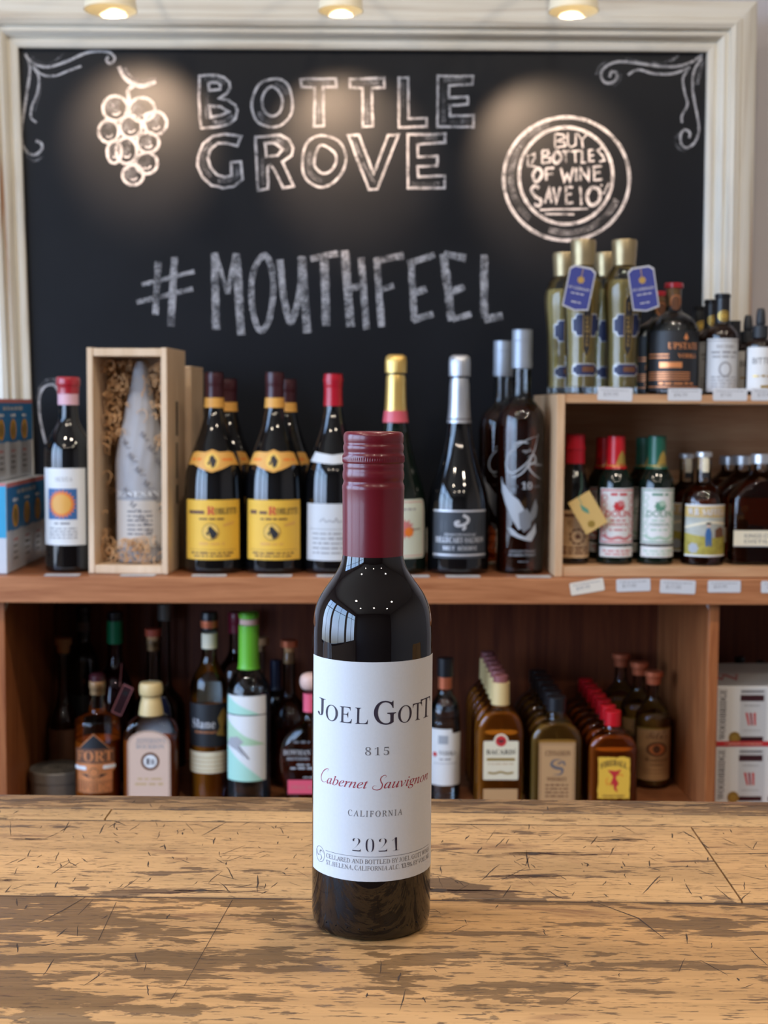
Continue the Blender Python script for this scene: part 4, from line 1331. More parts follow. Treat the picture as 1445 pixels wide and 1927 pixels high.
b = champagne(865, 668, 2.165, 118, 'champagne bottle with silver foil and dark grey label beside the tall whiskey bottles', 'foil_silver', 796, 709, 'dark_bottle_glass')
b.band('foil_mark', b.zc(790), b.zc(787), 'ink_grey', .0016)
F = Flat(); z0 = b.z(1051); h = b.z(960) - z0; w = .094
F.rect(-w / 2, 0, w / 2, h, mat('paper_slate', (.028, .033, .042), .5), 0); F.rect(-w / 2, h * .965, w / 2, h, 'ink_silver', 1); F.rect(-w / 2, h * .055, w / 2, h * .09, 'ink_silver', 1)
F.stroke([(.004, h * .90), (.012, h * .83), (.010, h * .74), (.002, h * .69), (-.006, h * .69), (-.007, h * .75), (-.001, h * .765)], .0045, 'ink_silver', 2, curve=True, taper=False)
F.stroke([(.004, h * .70), (.007, h * .64), (.003, h * .60)], .004, 'ink_silver', 2, curve=True)
F.text('CHAMPAGNE', 0, h * .475, .0035, 'ink_silver', 2, fit=.05); F.text('BILLECART-SALMON', 0, h * .33, .0085, 'ink_silver', 2, 'bold', fit=.082); F.text('BRUT  RÉSERVE', 0, h * .175, .006, 'ink_silver', 2, 'bold', fit=.055)
b.label(F, z0)

# ---- tall whiskey bottles with etched eagle
def eagle(cx, top, D, label):
    b = Bottle('whiskey_bottle', label, 'bottle', cx, top, D, ZS, 90 * 2.165 / D * (D / 2.165), [(0, .004), (.9, 0), (1, .006), (1, .04), (1, .56), (1, .615), (.93, .66), (.66, .695), (.44, .715), (.39, .74), (.385, .80), (.385, .99), (0, 1)], 'tall etched whiskey bottles')
    H = b.H
    b.wet(GL, 'dark_whiskey', .69)
    b.band('bottle_sleeve', H * .842, H, 'cap_grey', .0016, round_=.002); b.band('sleeve_ridge', H * .855, H * .862, 'cap_grey', .0024); b.band('sleeve_ridge', H * .952, H * .956, 'cap_grey', .0022)
    F = Flat(); s = H / 453; m = 'ink_frost'
    V = lambda py: (1073 - py) * s
    U = lambda x: (x - 983) * s
    sw = lambda p, w, mm=m: F.stroke([(U(x), V(y)) for x, y in p], w * s, mm, 1, curve=True, taper=True)
    sw([(1013, 816), (985, 826), (957, 850), (950, 872), (962, 885), (985, 870), (1000, 850), (1006, 833)], 3.5); sw([(1012, 812), (1003, 845), (985, 880), (965, 893), (958, 885)], 3)
    sw([(990, 856), (1003, 852), (1006, 864), (992, 872), (1004, 888), (1022, 897)], 4); sw([(963, 836), (976, 828), (992, 830)], 4)
    F.text('agle', U(990), V(846), 7 * s, m, 1, 'bscript'); F.text('Rare', U(1014), V(872), 7 * s, m, 1, 'bscript')
    F.text('AGED', U(966), V(912), 4 * s, 'ink_frost_dim'); F.text('10', U(990), V(915), 13 * s, m, 1, 'serifb'); F.text('YEARS', U(1010), V(912), 4 * s, 'ink_frost_dim')
    F.poly([(U(x), V(y)) for x, y in [(938, 892), (943, 905), (950, 910), (962, 925), (975, 935), (984, 950), (990, 968), (985, 985), (975, 990), (962, 968), (950, 945), (940, 920)]], m, 1)
    F.poly([(U(x), V(y)) for x, y in [(1008, 932), (1013, 948), (1010, 965), (1000, 975), (996, 962), (1002, 945)]], 'ink_frost_dim', 1)
    F.poly([(U(x), V(y)) for x, y in [(955, 985), (966, 990), (975, 998), (988, 1003), (1000, 990), (1008, 978), (1010, 995), (1000, 1012), (990, 1010), (976, 1006), (962, 1000)]], m, 1)
    F.poly([(U(x), V(y)) for x, y in [(975, 960), (990, 950), (1000, 965), (998, 985), (985, 995), (978, 985)]], 'ink_frost_dim', 2)
    F.text('KENTUCKY STRAIGHT', U(984), V(1032), 4 * s, m, 1, fit=50 * s); F.text('BOURBON WHISKEY', U(984), V(1039), 4.2 * s, m, 1, fit=52 * s); F.greek(U(975), U(995), V(1050), 2 * s, 'ink_frost_dim')
    b.label(F, 0, name='etched_print', off=.0003)
    return b.root


eagle(983, 620, 2.165, 'tall dark whiskey bottle with grey sleeve and etched white eagle, the front one')
eagle(948, 641, 2.285, 'tall dark whiskey bottle with grey sleeve half hidden behind its twin')

# ================================================================== ON THE PINE CUBBY
def germain(cx, top, D, label, tagang, tagged=True):
    sc = D / 2.16
    b = Bottle('liqueur_bottle', label, 'bottle', cx, top, D, ZB, 72 * 2.16 / D * (D / 2.16), [(0, .004), (.78, 0), (.80, .01), (.79, .12), (.80, .28), (.86, .46), (.97, .60), (1, .665), (.96, .73), (.78, .80), (.56, .835), (.50, .85), (.50, .99), (0, 1)], 'pale gold liqueur bottles on the cubby', seg=32)
    H = b.H; s = H / 283
    fl = lambda j, z: .028 * (1 if j % 4 == 0 else (-.3)) * min(1, max(0, (H * .8 - z) / (H * .05)))
    g = Geo(); g.lathe(b.prof, GL, 64, flute=fl).build('bottle_glass', b.root)
    Geo().lathe(b.cut(.012, H * .74, -.003), 'pale_gold_liquid', 48).build('drink', b.root)
    Geo().lathe([(0, H * .835), (.0175, H * .835), (.0175, H * .85), (.0185, H * .90), (.0195, H * .985), (.0185, H), (0, H)], 'cap_gold', 40).build('cap', b.root, smooth=50)
    F = Flat(); V = lambda py: (735 - py) * s
    def plaque(v, r, wd):
        pts = [(-wd, v - r * .6), (-wd * .8, v - r * .6), (-wd * .7, v - r), (wd * .7, v - r), (wd * .8, v - r * .6), (wd, v - r * .6), (wd, v + r * .6), (wd * .8, v + r * .6), (wd * .7, v + r), (-wd * .7, v + r), (-wd * .8, v + r * .6), (-wd, v + r * .6)]
        F.poly(pts, 'paper_navy', 0); F.stroke(pts, .0012, 'ink_silver', 1, closed=True)
    plaque(V(609), .0165, .021); plaque(V(690), .009, .021)
    st_ = [(-.0055, V(652)), (0, V(667)), (.0055, V(652)), (.0055, V(563)), (0, V(552)), (-.0055, V(563))]
    F.poly(st_, 'ink_black', 2); F.stroke(st_, .0009, 'ink_gold', 3, closed=True)
    F.text('ST. GERMAIN', .003, V(609), .006, 'foil_gold', 4, 'bold', rot=-90, fit=.068) if False else None
    for i, ch_ in enumerate('ST.GERMAIN'): F.text(ch_, 0, V(574 + i * 8.2), .0048, 'foil_gold', 4, 'bold')
    F.rect(-.006, V(694), .014, V(684), 'ink_brown', 2)
    b.label(F, 0, name='label', off=.0016, ang=.12)
    if tagged:
        F = Flat(); pts = [(-.0185, 0), (0, -.004), (.0185, 0), (.0185, .054), (.012, .059), (-.012, .059), (-.0185, .054)]
        F.poly([(x * 1.1, y * 1.08 - .002) for x, y in pts], 'ink_silver', 0); F.poly(pts, 'paper_blue_tag', 1)
        F.disc(0, .041, .006, 'foil_gold', 2, n=14, star=.25); F.stroke([(0, .041), (0, .058)], .001, 'foil_gold', 2); F.text('ST GERMAIN', 0, .026, .004, 'ink_silver', 2, 'bold', fit=.033)
        F.greek(-.011, .011, .019, .002, 'ink_silver', 2); F.greek(-.008, .008, .006, .002, 'ink_silver', 2)
        g = Geo(); a = R_(tagang); yf = -b.R - .0075
        F.emit(g, lambda u, v, l: ((-.006 if tagang < 0 else .018) + u * math.cos(a) + (v - .058) * -math.sin(a), yf - l * .0002 - (.058 - v) * .02, H * .80 + (v - .058) * math.cos(a) + u * math.sin(a)))
        t = g.build('hang_tag', b.root, smooth=0)
        Geo().tube([(-.016, -.008, H * .828), (-.006 if tagang < 0 else .018, yf + .001, H * .795), (.016, -.008, H * .828)], .0006, 'ink_gold', 5).build('string', t)
    return b.root


germain(1098, 452, 2.135, 'pale gold liqueur bottle in front with a blue tag hanging to its left', -11)
germain(1175, 452, 2.135, 'pale gold liqueur bottle in front with a blue tag hanging to its right', 9)
germain(1063, 476, 2.225, 'pale gold liqueur bottle at the back left corner of the cubby', 0, False)
germain(1142, 476, 2.225, 'pale gold liqueur bottle seen in the gap between the two tagged ones', 0, False)


def upstate(cx, top, D, label):
    b = Bottle('vodka_bottle', label, 'bottle', cx, top, D, ZB, 97, [(0, .004), (.9, 0), (1, .006), (1, .05), (1, .50), (.99, .57), (.86, .66), (.58, .71), (.36, .735), (.30, .76), (.29, .80), (.31, .98), (0, 1)], 'black vodka bottles on the cubby')
    H = b.H; s = H / 200
    b.wet(GL, 'clear_liquid', .62)
    b.cap('stopper', H * .955, H, .0145, 'wax_red'); b.band('cork', H * .80, H * .955, 'cork', -.0008)
    b.band('cap_strip', H * .80, H * .90, 'ink_brown', .0008) if False else None
    F = Flat(); w = b.R * 2.55; h = H * .53
    F.rect(-w / 2, 0, w / 2, h, 'paper_black', 0)
    F.text('UPSTATE', .010, h * .70, .0095, 'copper_foil', 1, 'bold', fit=.052); F.text('VODKA', .016, h * .55, .0065, 'copper_foil', 1, 'bold', fit=.034); F.poly([(.008, h * .88), (.012, h * .97), (.016, h * .88), (.012, h * .84)], 'copper_foil', 1)
    for v in (.60, .545, .30, .26, .22, .18): F.rect(-w / 2, h * v, -.014 if v > .5 else .02, h * (v + .016), 'copper_foil', 1)
    F.greek(-.029, .006, h * .385, .009, 'copper_foil'); F.rect(-w / 2, h * .06, w / 2, h * .075, 'copper_foil', 1); F.greek(-.03, .03, h * .11, .003, 'copper_foil')
    b.label(F, H * .035)
    F = Flat(); F.disc(0, 0, .009, 'ink_brown', 0, ry=.013); F.ring(0, 0, .007, .001, 'copper_foil', 1, ry=.010); b.label(F, H * .83, name='seal', off=.0016, ang=.05)
    return b.root


upstate(1268, 533, 2.15, 'black round shouldered vodka bottle with copper print in front')
upstate(1241, 549, 2.235, 'black round shouldered vodka bottle hidden behind the copper printed one')


def bitters(cx, top, D, label, k):
    b = Bottle('bitters_bottle', label, 'bottle', cx, top, D, ZB, 60, [(0, .004), (.9, 0), (1, .006), (1, .05), (1, .55), (.96, .615), (.70, .67), (.46, .70), (.42, .73), (.40, .99), (0, 1)], 'paper labelled bitters bottles on the cubby')
    H = b.H
    b.body('brown_bottle_glass'); b.band('cap', H * .70, H, 'cap_black', .0014, round_=.002); b.band('cap_rim', H * .955, H * .985, 'cap_black', .0026)
    F = Flat(); F.disc(0, 0, .0085, 'ink_gold', 0); F.ring(0, 0, .006, .0012, 'cap_black', 1); b.label(F, H * .78, name='gold_seal', off=.0018)
    F = Flat(); w = b.R * 2.6; h = H * .52
    F.rect(-w / 2, 0, w / 2, h, 'paper_grey_white', 0); F.rect(-w / 2, h * .95, w / 2, h * .965, 'ink_soft', 1); F.rect(-w / 2, h * .03, w / 2, h * .045, 'ink_soft', 1)
    F.text('BITTERS', 0, h * .82, .005, 'ink_soft', 1, 'serifb', fit=.028); F.greek(-.022, .022, h * .72, .004, 'ink_soft'); F.greek(-.02, .02, h * .64, .003, 'ink_soft')
    F.disc(0, h * .42, .010, 'ink_soft', 1, ry=.012); F.disc(0, h * .42, .007, 'paper_grey_white', 2, ry=.009)
    for q in range(4): F.greek(-.022, .022, h * (.08 + .06 * q), .0024, 'ink_soft')
    b.label(F, H * .035)
    return b.root


bitters(1360, 553, 2.14, 'white labelled bitters bottle with black cap and gold seal in front', 0)
bitters(1340, 564, 2.20, 'white labelled bitters bottle second in its row behind the gold sealed one', 1)
bitters(1318, 577, 2.275, 'white labelled bitters bottle at the back of its row beside the vodka', 2)


def dropper(cx, top, D, label):
    b = Bottle('bitters_bottle', label, 'bottle', cx, top, D, ZB, 54, [(0, .004), (.9, 0), (1, .006), (1, .05), (1, .55), (.96, .60), (.66, .64), (.40, .655), (.38, .70), (0, .70)], 'dropper bottles on the cubby')
    H = b.H
    b.body('brown_bottle_glass')
    b.cap('dropper_collar', H * .66, H * .80, .0115, 'cap_rubber', flute=lambda j, z: .02 * (j % 2))
    Geo().lathe(chaikin([(0, H * .80), (.0075, H * .80), (.0072, H * .88), (.0064, H * .95), (.005, H), (0, H)], 1), 'cap_rubber', 28).build('dropper_bulb', b.root)
    F = Flat(); w = b.R * 2.5; h = H * .50
    F.rect(-w / 2, 0, w / 2, h, 'paper_white', 0); F.text('BITTER', 0, h * .62, .009, 'ink_grey', 1, 'sans', fit=.034); F.greek(-.016, .018, h * .32, .003, 'ink_gold'); F.rect(-.004, h * .07, w / 2, h * .13, 'ink_gold', 1)
    b.label(F, H * .05)
    return b.root


dropper(1432, 580, 2.13, 'white labelled dropper bottle with rubber bulb in front at the right end')
dropper(1408, 593, 2.20, 'dropper bottle with rubber bulb behind the other one at the right end')
b = Bottle('bitters_bottle', 'small dark capped bottle peeking out behind the front bitters bottle', 'bottle', 1383, 604, 2.27, ZB, 46, [(0, .004), (.9, 0), (1, .006), (1, .05), (1, .6), (.9, .68), (.5, .74), (.42, .78), (.40, .99), (0, 1)])
b.body('brown_bottle_glass'); b.band('cap', b.H * .78, b.H, 'cap_black', .0014)

# ================================================================== INSIDE THE PINE CUBBY
b = Bottle('vermouth_bottle', 'red capped wine bottle with tan label and a yellow tag hanging from its neck', 'bottle', 1083, 817, 2.15, ZI, 56, [(0, .004), (.9, 0), (1, .006), (1, .05), (1, .46), (.98, .54), (.80, .66), (.62, .74), (.58, .80), (.56, .99), (0, 1)])
b.body('dark_bottle_glass'); b.band('capsule', b.zc(872), b.H, 'capsule_red', .0016, round_=.003); b.band('capsule_lip', b.zc(846), b.zc(840), 'capsule_red', .0028)
F = Flat(); z0 = b.z(1050); h = b.z(960) - z0; w = b.R * 2.5
F.rect(-w / 2, 0, w / 2, h, 'paper_tan', 0); F.greek(-.02, .018, h * .86, .006, 'ink_brown')
F.disc(.002, h * .45, .014, 'ink_brown', 1, n=18, star=.2); F.disc(.002, h * .45, .010, 'paper_tan', 2); F.disc(.002, h * .45, .005, 'ink_brown', 3, n=9, star=.3)
for q in range(3): F.greek(-.025, .025, h * (.08 + .06 * q), .003, 'ink_brown')
b.label(F, z0)
F = Flat(); F.rect(-.019, -.0285, .019, .0285, mat('paper_old_yellow', (.62, .40, .13), .6), 0); F.disc(-.004, -.018, .0055, 'ink_gold', 1); F.poly([(-.004, .018), (-.001, .012), (.003, .004), (.001, -.003), (-.003, .002), (-.006, .008)], 'ink_green', 1); F.stroke([(-.001, .028), (-.001, .016)], .001, 'ink_green', 1)
g = Geo(); tcp = W(1107, 965, 2.105); a = R_(31); ox, oz = tcp.x - b.root.location.x, tcp.z - ZI
F.emit(g, lambda u, v, l: (ox + u * math.cos(a) - v * math.sin(a), -.040 - l * .0002, oz + u * math.sin(a) + v * math.cos(a)))
t = g.build('hang_tag', b.root, smooth=0)
Geo().tube([(.008, -.012, b.zc(885)), (.006, -.031, b.zc(915)), (ox - .028 * math.sin(a), -.0408, oz + .028 * math.cos(a))], .0007, 'cap_green', 5).build('string', t)


def vermouth(cx, top, D, label, cap, band, ink, ink2, name):
    b = Bottle('vermouth_bottle', label, 'bottle', cx, top, D, ZI, 67, [(0, .004), (.9, 0), (1, .006), (1, .05), (1, .52), (1, .60), (.92, .67), (.66, .73), (.49, .77), (.46, .81), (.45, .99), (0, 1)], name)
    H = b.H; s = H / 245
    b.body('green_bottle_glass')
    b.band('cap', H * .745, H, cap, .0012, round_=.002); b.band('cap_ring', H * .765, H * .772, band, .0018)
    F = Flat(); F.poly([(-.006, 0), (.012, 0), (.010, .012), (.006, .016), (.003, .022), (-.002, .014)], 'ink_gold', 0); b.label(F, H * .78, name='cap_emblem', off=.0015, ang=.3)
    F = Flat(); w = b.R * 2.25; h = 106 * s
    F.rect(-w / 2, 0, w / 2, h, 'paper_white', 0)
    F.stroke([(-w / 2 + .003, .003), (w / 2 - .003, .003), (w / 2 - .003, h - .003), (-w / 2 + .003, h - .003)], .0018, ink, 1, closed=True)
    for sx_ in (-1, 1):
        for k in range(6): F.ring(sx_ * (w / 2 - .008 - .001 * (k % 2)), h * (.18 + .13 * k), .0045, .0014, ink2, 1, n=12)
    F.stroke([(-.024, h * .16), (-.012, h * .09), (0, h * .12), (.012, h * .09), (.024, h * .16)], .005, ink2, 1, curve=True)
    F.disc(.001, h * .68, .010, ink, 1, n=16, star=.25, ry=.009); F.disc(.004, h * .73, .006, ink2, 2, n=12, star=.3)
    F.greek(-.012, .014, h * .87, .004, ink); F.text('DOLIN', 0, h * .49, .0095, ink, 1, 'sans', fit=.041, weight=.01); F.greek(-.012, .012, h * .41, .003, ink2); F.text('VERMOUTH', 0, h * .33, .004, ink, 1, 'serifb', fit=.032); F.greek(-.014, .014, h * .24, .003, ink2)
    b.label(F, 40 * s)
    F = Flat(); F.rect(-w / 2, 0, w / 2, 20 * s, 'paper_white', 0); F.greek(-.025, .025, 10 * s, .003, ink2); F.greek(-.02, .02, 4 * s, .0025, ink2); b.label(F, 15 * s, name='lower_label')
    return b.root


vermouth(1160, 820, 2.15, 'red capped vermouth bottle with white and rose label in front', 'cap_red', 'ink_gold', 'ink_red', 'ink_rose', 'red capped vermouth bottles')
vermouth(1139, 823, 2.225, 'red capped vermouth bottle hidden behind the rose labelled one', 'cap_red', 'ink_gold', 'ink_red', 'ink_rose', 'red capped vermouth bottles')
vermouth(1237, 820, 2.15, 'green capped vermouth bottle with white and green label in front', 'cap_green', 'ink_gold', 'ink_green', 'ink_pale_green', 'green capped vermouth bottles')
vermouth(1214, 823, 2.225, 'green capped vermouth bottle hidden behind the green labelled one', 'cap_green', 'ink_gold', 'ink_green', 'ink_pale_green', 'green capped vermouth bottles')


def saffell(cx, top, D, label):
    b = Bottle('whiskey_bottle', label, 'bottle', cx, top, D, ZI, 80, [(0, .004), (.9, 0), (1, .006), (1, .05), (1, .52), (.98, .57), (.84, .655), (.55, .70), (.36, .725), (.335, .76), (.34, .98), (0, 1)], 'whiskey bottles with a painted label in the cubby')
    H = b.H; s = H / 217
    b.wet(GL, 'dark_whiskey', .70)
    b.cap('stopper', H * .955, H, .0125, 'cap_steel'); b.band('cork', H * .84, H * .955, 'cork', -.002)
    F = Flat(); F.rect(-.005, 0, .005, H * .19, 'paper_cream', 0); F.rect(-.005, 0, .005, H * .05, 'ink_black', 1); b.label(F, H * .77, name='tax_strip', off=.001)
    F = Flat(); w = b.R * 2.3; h = 99 * s
    F.rect(-w / 2, 0, w / 2, h, mat('painted_sky', (.42, .43, .38), .6, noise=.4, nscale=60), 0); F.rect(-w / 2, h * .76, w / 2, h * .97, 'paper_yellow' if False else mat('painted_banner', (.58, .40, .13), .6), 1)
    F.text('W.B. SAFFELL', .001, h * .80, .0105, 'ink_white', 3, 'bold', fit=.066); F.text('W.B. SAFFELL', .0018, h * .79, .0105, 'ink_brown', 2, 'bold', fit=.066)
    F.poly([(-w / 2, 0), (w / 2, 0), (w / 2, h * .40), (.01, h * .36), (-w / 2, h * .45)], mat('painted_field', (.36, .30, .05), .6, noise=.5, nscale=120), 1)
    F.poly([(.012, h * .36), (.03, h * .38), (.03, h * .52), (.022, h * .58), (.012, h * .52)], 'ink_brown', 2); F.stroke([(-w / 2, h * .55), (0, h * .66), (w / 2, h * .62)], .004, 'paper_cream', 1, curve=True)
    F.poly([(-.003, h * .2), (.001, h * .2), (.001, h * .36), (.003, h * .2), (.006, h * .2), (.006, h * .46), (.003, h * .56), (-.002, h * .54), (-.004, h * .44)], 'ink_blue', 3); F.disc(.001, h * .60, .0028, 'paper_peach', 3); F.disc(.001, h * .64, .004, 'ink_black', 4, ry=.0018)
    F.disc(-.022, h * .16, .009, 'ink_frost', 2, n=14, star=.2); F.rect(-w / 2, 0, w / 2, h * .03, 'ink_white', 2); F.rect(-w / 2, h * .97, w / 2, h, 'ink_white', 2)
    b.label(F, 18 * s)
    return b.root


saffell(1325, 850, 2.145, 'round whiskey bottle with painted country scene label in front')
saffell(1293, 853, 2.225, 'round whiskey bottle hidden behind the one with the painted label')


def squarey(cx, top, D, label, pl=True):
    b = Bottle('whiskey_bottle', label, 'bottle', cx, top, D, ZI, 122, [(0, .004), (.95, 0), (1, .01), (1, .05), (1, .55), (.97, .61), (.62, .74), (.34, .82), (.25, .855), (.24, .90), (.24, .96), (0, .96)], 'flat dark whiskey bottles in the cubby', depth=.52, n=6)
    H = b.H; s = H / 212
    b.wet(GL, 'dark_whiskey', .76)
    b.cap('cap', H * .915, H, .0168, 'cap_steel', flute=lambda j, z: .012 * (j % 2))
    if pl:
        F = Flat(); F.rect(-.049, 0, .049, 31 * s, 'paper_cream', 0); F.rect(-.049, 0, .049, 1.5 * s, 'ink_soft', 1); F.text('KINGS COUNTY', .003, 17 * s, .006, 'ink_grey', 1, 'sans', fit=.07); F.text('DISTILLERY', .003, 7 * s, .005, 'ink_grey', 1, 'sans', fit=.07)
        b.label(F, 36 * s)
    return b.root


squarey(1434, 854, 2.15, 'flat shouldered dark whiskey bottle with cream strip label in front')
squarey(1399, 857, 2.225, 'flat shouldered dark whiskey bottle second behind the cream strip label')
squarey(1373, 858, 2.30, 'flat shouldered dark whiskey bottle third and furthest back behind the cream strip label')


# ================================================================== PRICE TAGS
def ptag(px0, py0, px1, py1, Y, label, rot=0, m='adhesive_label', price='$19.99'):
    c = W((px0 + px1) / 2, (py0 + py1) / 2, Y)
    w, h = (px1 - px0) * Y / FPX, (py1 - py0) * Y / FPX
    F = Flat(); F.rrect(-w / 2, -h / 2, w / 2, h / 2, .0022, m, 0)
    F.text(price, -w * .12, -h * .16, h * .28, 'ink_soft', 1, 'sans', maxw=w * .5); F.greek(-w * .4, w * .4, h * .24, h * .07, 'ink_soft')
    g = Geo()
    F.emit(g, lambda u, v, l: (u, -.0006 - l * .00012, v))
    g.box(-w / 2 + .002, w / 2 - .002, -.0005, 0, -h / 2 + .002, h / 2 - .002, m)
    o = g.build('price_tag', None, c, smooth=0)
    o.rotation_euler = (0, R_(rot), 0)
    tag(o, label, 'price tag', 'price tags')
    return o


Yc = 2.1 - .0022
ptag(1124, 729, 1190, 754, Yc, 'white price tag on the cubby edge under the pale gold liqueurs', 2, price='$39.99')
ptag(1256, 731, 1320, 754, Yc, 'white price tag on the cubby edge under the black vodka', 0, price='$46.99')
ptag(1341, 731, 1406, 754, Yc, 'white price tag on the cubby edge under the gold sealed bitters', 0, price='$7.00')
ptag(1413, 731, 1478, 754, Yc, 'white price tag on the cubby edge under the dropper bottles', 0, price='$19.99')
Yf = 2.1 - .0182
ptag(1072, 1092, 1137, 1116, Yf, 'yellowed tilted price tag on the shelf edge under the tan labelled bottle', -10, 'yellowed_label', '$49.99')
ptag(1159, 1089, 1224, 1113, Yf, 'white price tag on the shelf edge under the rose vermouth', -2, price='$17.00')
ptag(1241, 1091, 1309, 1117, Yf, 'white price tag on the shelf edge under the green vermouth', 2, price='$17.00')
ptag(1331, 1092, 1394, 1115, Yf, 'white price tag on the shelf edge under the painted label whiskey', 0, price='$59.99')
ptag(1431, 1093, 1496, 1116, Yf, 'white price tag on the shelf edge cut off by the right border', 0, price='$64.99')


def flat_tag(px, label, dx=.0):
    c = WZ(px, 1087, ZS)
    Y = 2.1 - .0155
    w = 66 * Y / FPX
    F = Flat(); F.rrect(-w / 2, 0, w / 2, .026, .002, 'adhesive_label', 0); F.text('$24.99', 0, .009, .006, 'ink_soft', 1)
    g = Geo(); F.emit(g, lambda u, v, l: (u, v, .0009 + l * .0001)); g.box(-w / 2 + .002, w / 2 - .002, .002, .024, .0001, .0008, 'adhesive_label')
    o = g.build('price_tag', None, (W(px, 1086, Y).x, Y, ZS), smooth=0)
    tag(o, label, 'price tag', 'price tags')


for px, what in [(114, 'sun label wine bottle'), (257, 'open wooden crate'), (392, 'yellow labelled bottle nearest the crate'), (516, 'yellow labelled bottle beside the red capped one'), (628, 'red capped burgundy bottle'), (776, 'gold foil champagne'), (872, 'silver foil champagne'), (1006, 'tall etched whiskey bottle')]:
    flat_tag(px, 'price tag lying before the ' + what)

# ================================================================== LOWER COMPARTMENTS
# torn stickers on the dividers
for px, sgn, lab in [(12, 1, 'torn yellowed sticker on the left divider under the shelf'), (1334, -1, 'torn white sticker on the right divider under the shelf')]:
    g = Geo(); P = W(px, 1133, 2.1)
    x = DIVL + .0006 if sgn > 0 else DIVR - .0006
    pts = [(.004, 0), (.055, 0), (.055, -.012), (.030, -.020), (.004, -.036)] if sgn > 0 else [(.002, 0), (.052, 0), (.050, -.008), (.004, -.030)]
    fs = [tuple(range(len(pts)))]
    vs = [(0, y, z) for y, z in pts] + [(sgn * .0005, y, z) for y, z in pts]
    n = len(pts)
    g.add(vs, [tuple(range(n)), tuple(range(2 * n - 1, n - 1, -1))] + [(i, (i + 1) % n, n + (i + 1) % n, n + i) for i in range(n)], 'yellowed_label' if sgn > 0 else 'paper_white')
    tag(g.build('torn_sticker', None, (x, 2.1, ZS - .0195), smooth=0), lab, 'sticker')

# ---- round tin
P = W(109, 1443, 2.235)
rz_ = P.z - ZF
t = empty('round_tin', (P.x, 2.235, ZF), 'round grey tin with printed lid at the left end of the lower shelf', 'tin')
r = .046
Geo().lathe([(0, .0004), (r * .96, .0004), (r * .97, .003), (r * .97, rz_ - .018), (0, rz_ - .018)], 'tin_metal', 56).build('tin_body', t)
g = Geo().lathe([(0, rz_ - .0175), (r, rz_ - .0175), (r, rz_ - .002), (r * .97, rz_), (r * .93, rz_ - .0008), (0, rz_ - .0008)], 'tin_metal', 56)
F = Flat(); F.ring(0, 0, r * .86, .0012, 'tin_ink', 1); F.ring(0, 0, r * .60, .0018, 'tin_ink', 1)
for k in (-1, 0, 1): F.ring(k * .007, 0, .0065, .0022, 'tin_ink', 2, ry=.009)
for k in range(18):
    a = k * .349; F.disc(r * .73 * math.cos(a), r * .73 * math.sin(a), .0024, 'tin_ink', 1, n=5)
F.emit(g, lambda u, v, l: (u, v, rz_ - .0006 + l * .00012)); g.build('lid', t, smooth=30)

# ---- back row, left
b = Bottle('spirit_bottle', 'tall slim brown bottle with orange cork in the back left corner', 'bottle', 119, 1200, 2.36, ZF, 58, [(0, .004), (.9, 0), (1, .006), (1, .05), (.98, .36), (.8, .44), (.50, .52), (.38, .62), (.36, .78), (.38, .85), (.38, .93), (0, .93)])
b.wet('grey_glass', 'dark_whiskey', .5); H = b.H
Geo().lathe([(0, H * .88), (.0095, H * .88), (.012, H * .95), (.0145, H * .952), (.0145, H), (0, H)], 'cork', 28).build('cork', b.root); b.band('print_strip', H * .1, H * .34, 'ink_brown', .0006)
b = Bottle('spirit_bottle', 'tall black bottle standing in the dark at the back left', 'bottle', 156, 1140, 2.425, ZF, 58, BORDEAUX)
b.body('dark_bottle_glass'); b.band('capsule', b.H * .80, b.H, 'cap_black', .0012); b.band('label', b.H * .15, b.H * .45, 'paper_black', .0006); b.band('neck_print', b.H * .84, b.H * .90, 'ink_grey', .0016)
b = Bottle('liqueur_bottle', 'purple liqueur bottle with bright green neck band and black cap', 'bottle', 216, 1152, 2.33, ZF, 78, [(0, .004), (.9, 0), (1, .006), (1, .05), (1, .42), (.97, .50), (.75, .60), (.46, .67), (.36, .72), (.34, .78), (.34, .99), (0, 1)])
b.wet('purple_glass', 'purple_liquid', .62); H = b.H; b.band('neck_band', H * .815, H * .95, 'cap_emerald', .0018); b.band('cap', H * .952, H, 'cap_black', .001)
F = Flat(); F.rect(-.009, -.026, .009, .026, 'ink_rose', 0); F.rect(-.0075, -.024, .0075, .024, 'capsule_maroon', 1); F.disc(0, .013, .004, 'ink_black', 2)
g = Geo(); a = R_(-24); F.emit(g, lambda u, v, l: (.018 + u * math.cos(a) - v * math.sin(a), -b.R - .004 - l * .0002, H * .50 + u * math.sin(a) + v * math.cos(a))); tg_ = g.build('hang_tag', b.root, smooth=0)
Geo().tube([(.012, -.006, H * .70), (.014, -b.R - .0035, H * .58)], .0006, 'ink_rose', 5).build('string', tg_)
b = Bottle('spirit_bottle', 'clear long necked bottle with red tipped cork at the back', 'bottle', 288, 1183, 2.30, ZF, 80, [(0, .004), (.9, 0), (1, .006), (1, .05), (1, .42), (.95, .50), (.62, .58), (.38, .63), (.31, .70), (.30, .90), (.34, .905), (.34, .93), (0, .93)])
b.wet('grey_glass', None, 0); H = b.H; b.band('cork', H * .86, H * .955, 'cork', -.001); b.cap('cork_top', H * .955, H, .0135, 'cork_red')
F = Flat(); F.rect(-.014, 0, .014, .05, 'paper_navy', 0); F.stroke([(-.013, .001), (.013, .001), (.013, .049), (-.013, .049)], .001, 'ink_frost', 1, closed=True); b.label(F, H * .38, ang=.7)
b = Bottle('spirit_bottle', 'pale clear bottle with tall pale stopper hidden behind the red tipped cork', 'bottle', 309, 1136, 2.41, ZF, 78, TALLNECK)
b.wet('grey_glass', None, 0); b.cap('stopper', b.H * .90, b.H, .012, 'tin_metal')

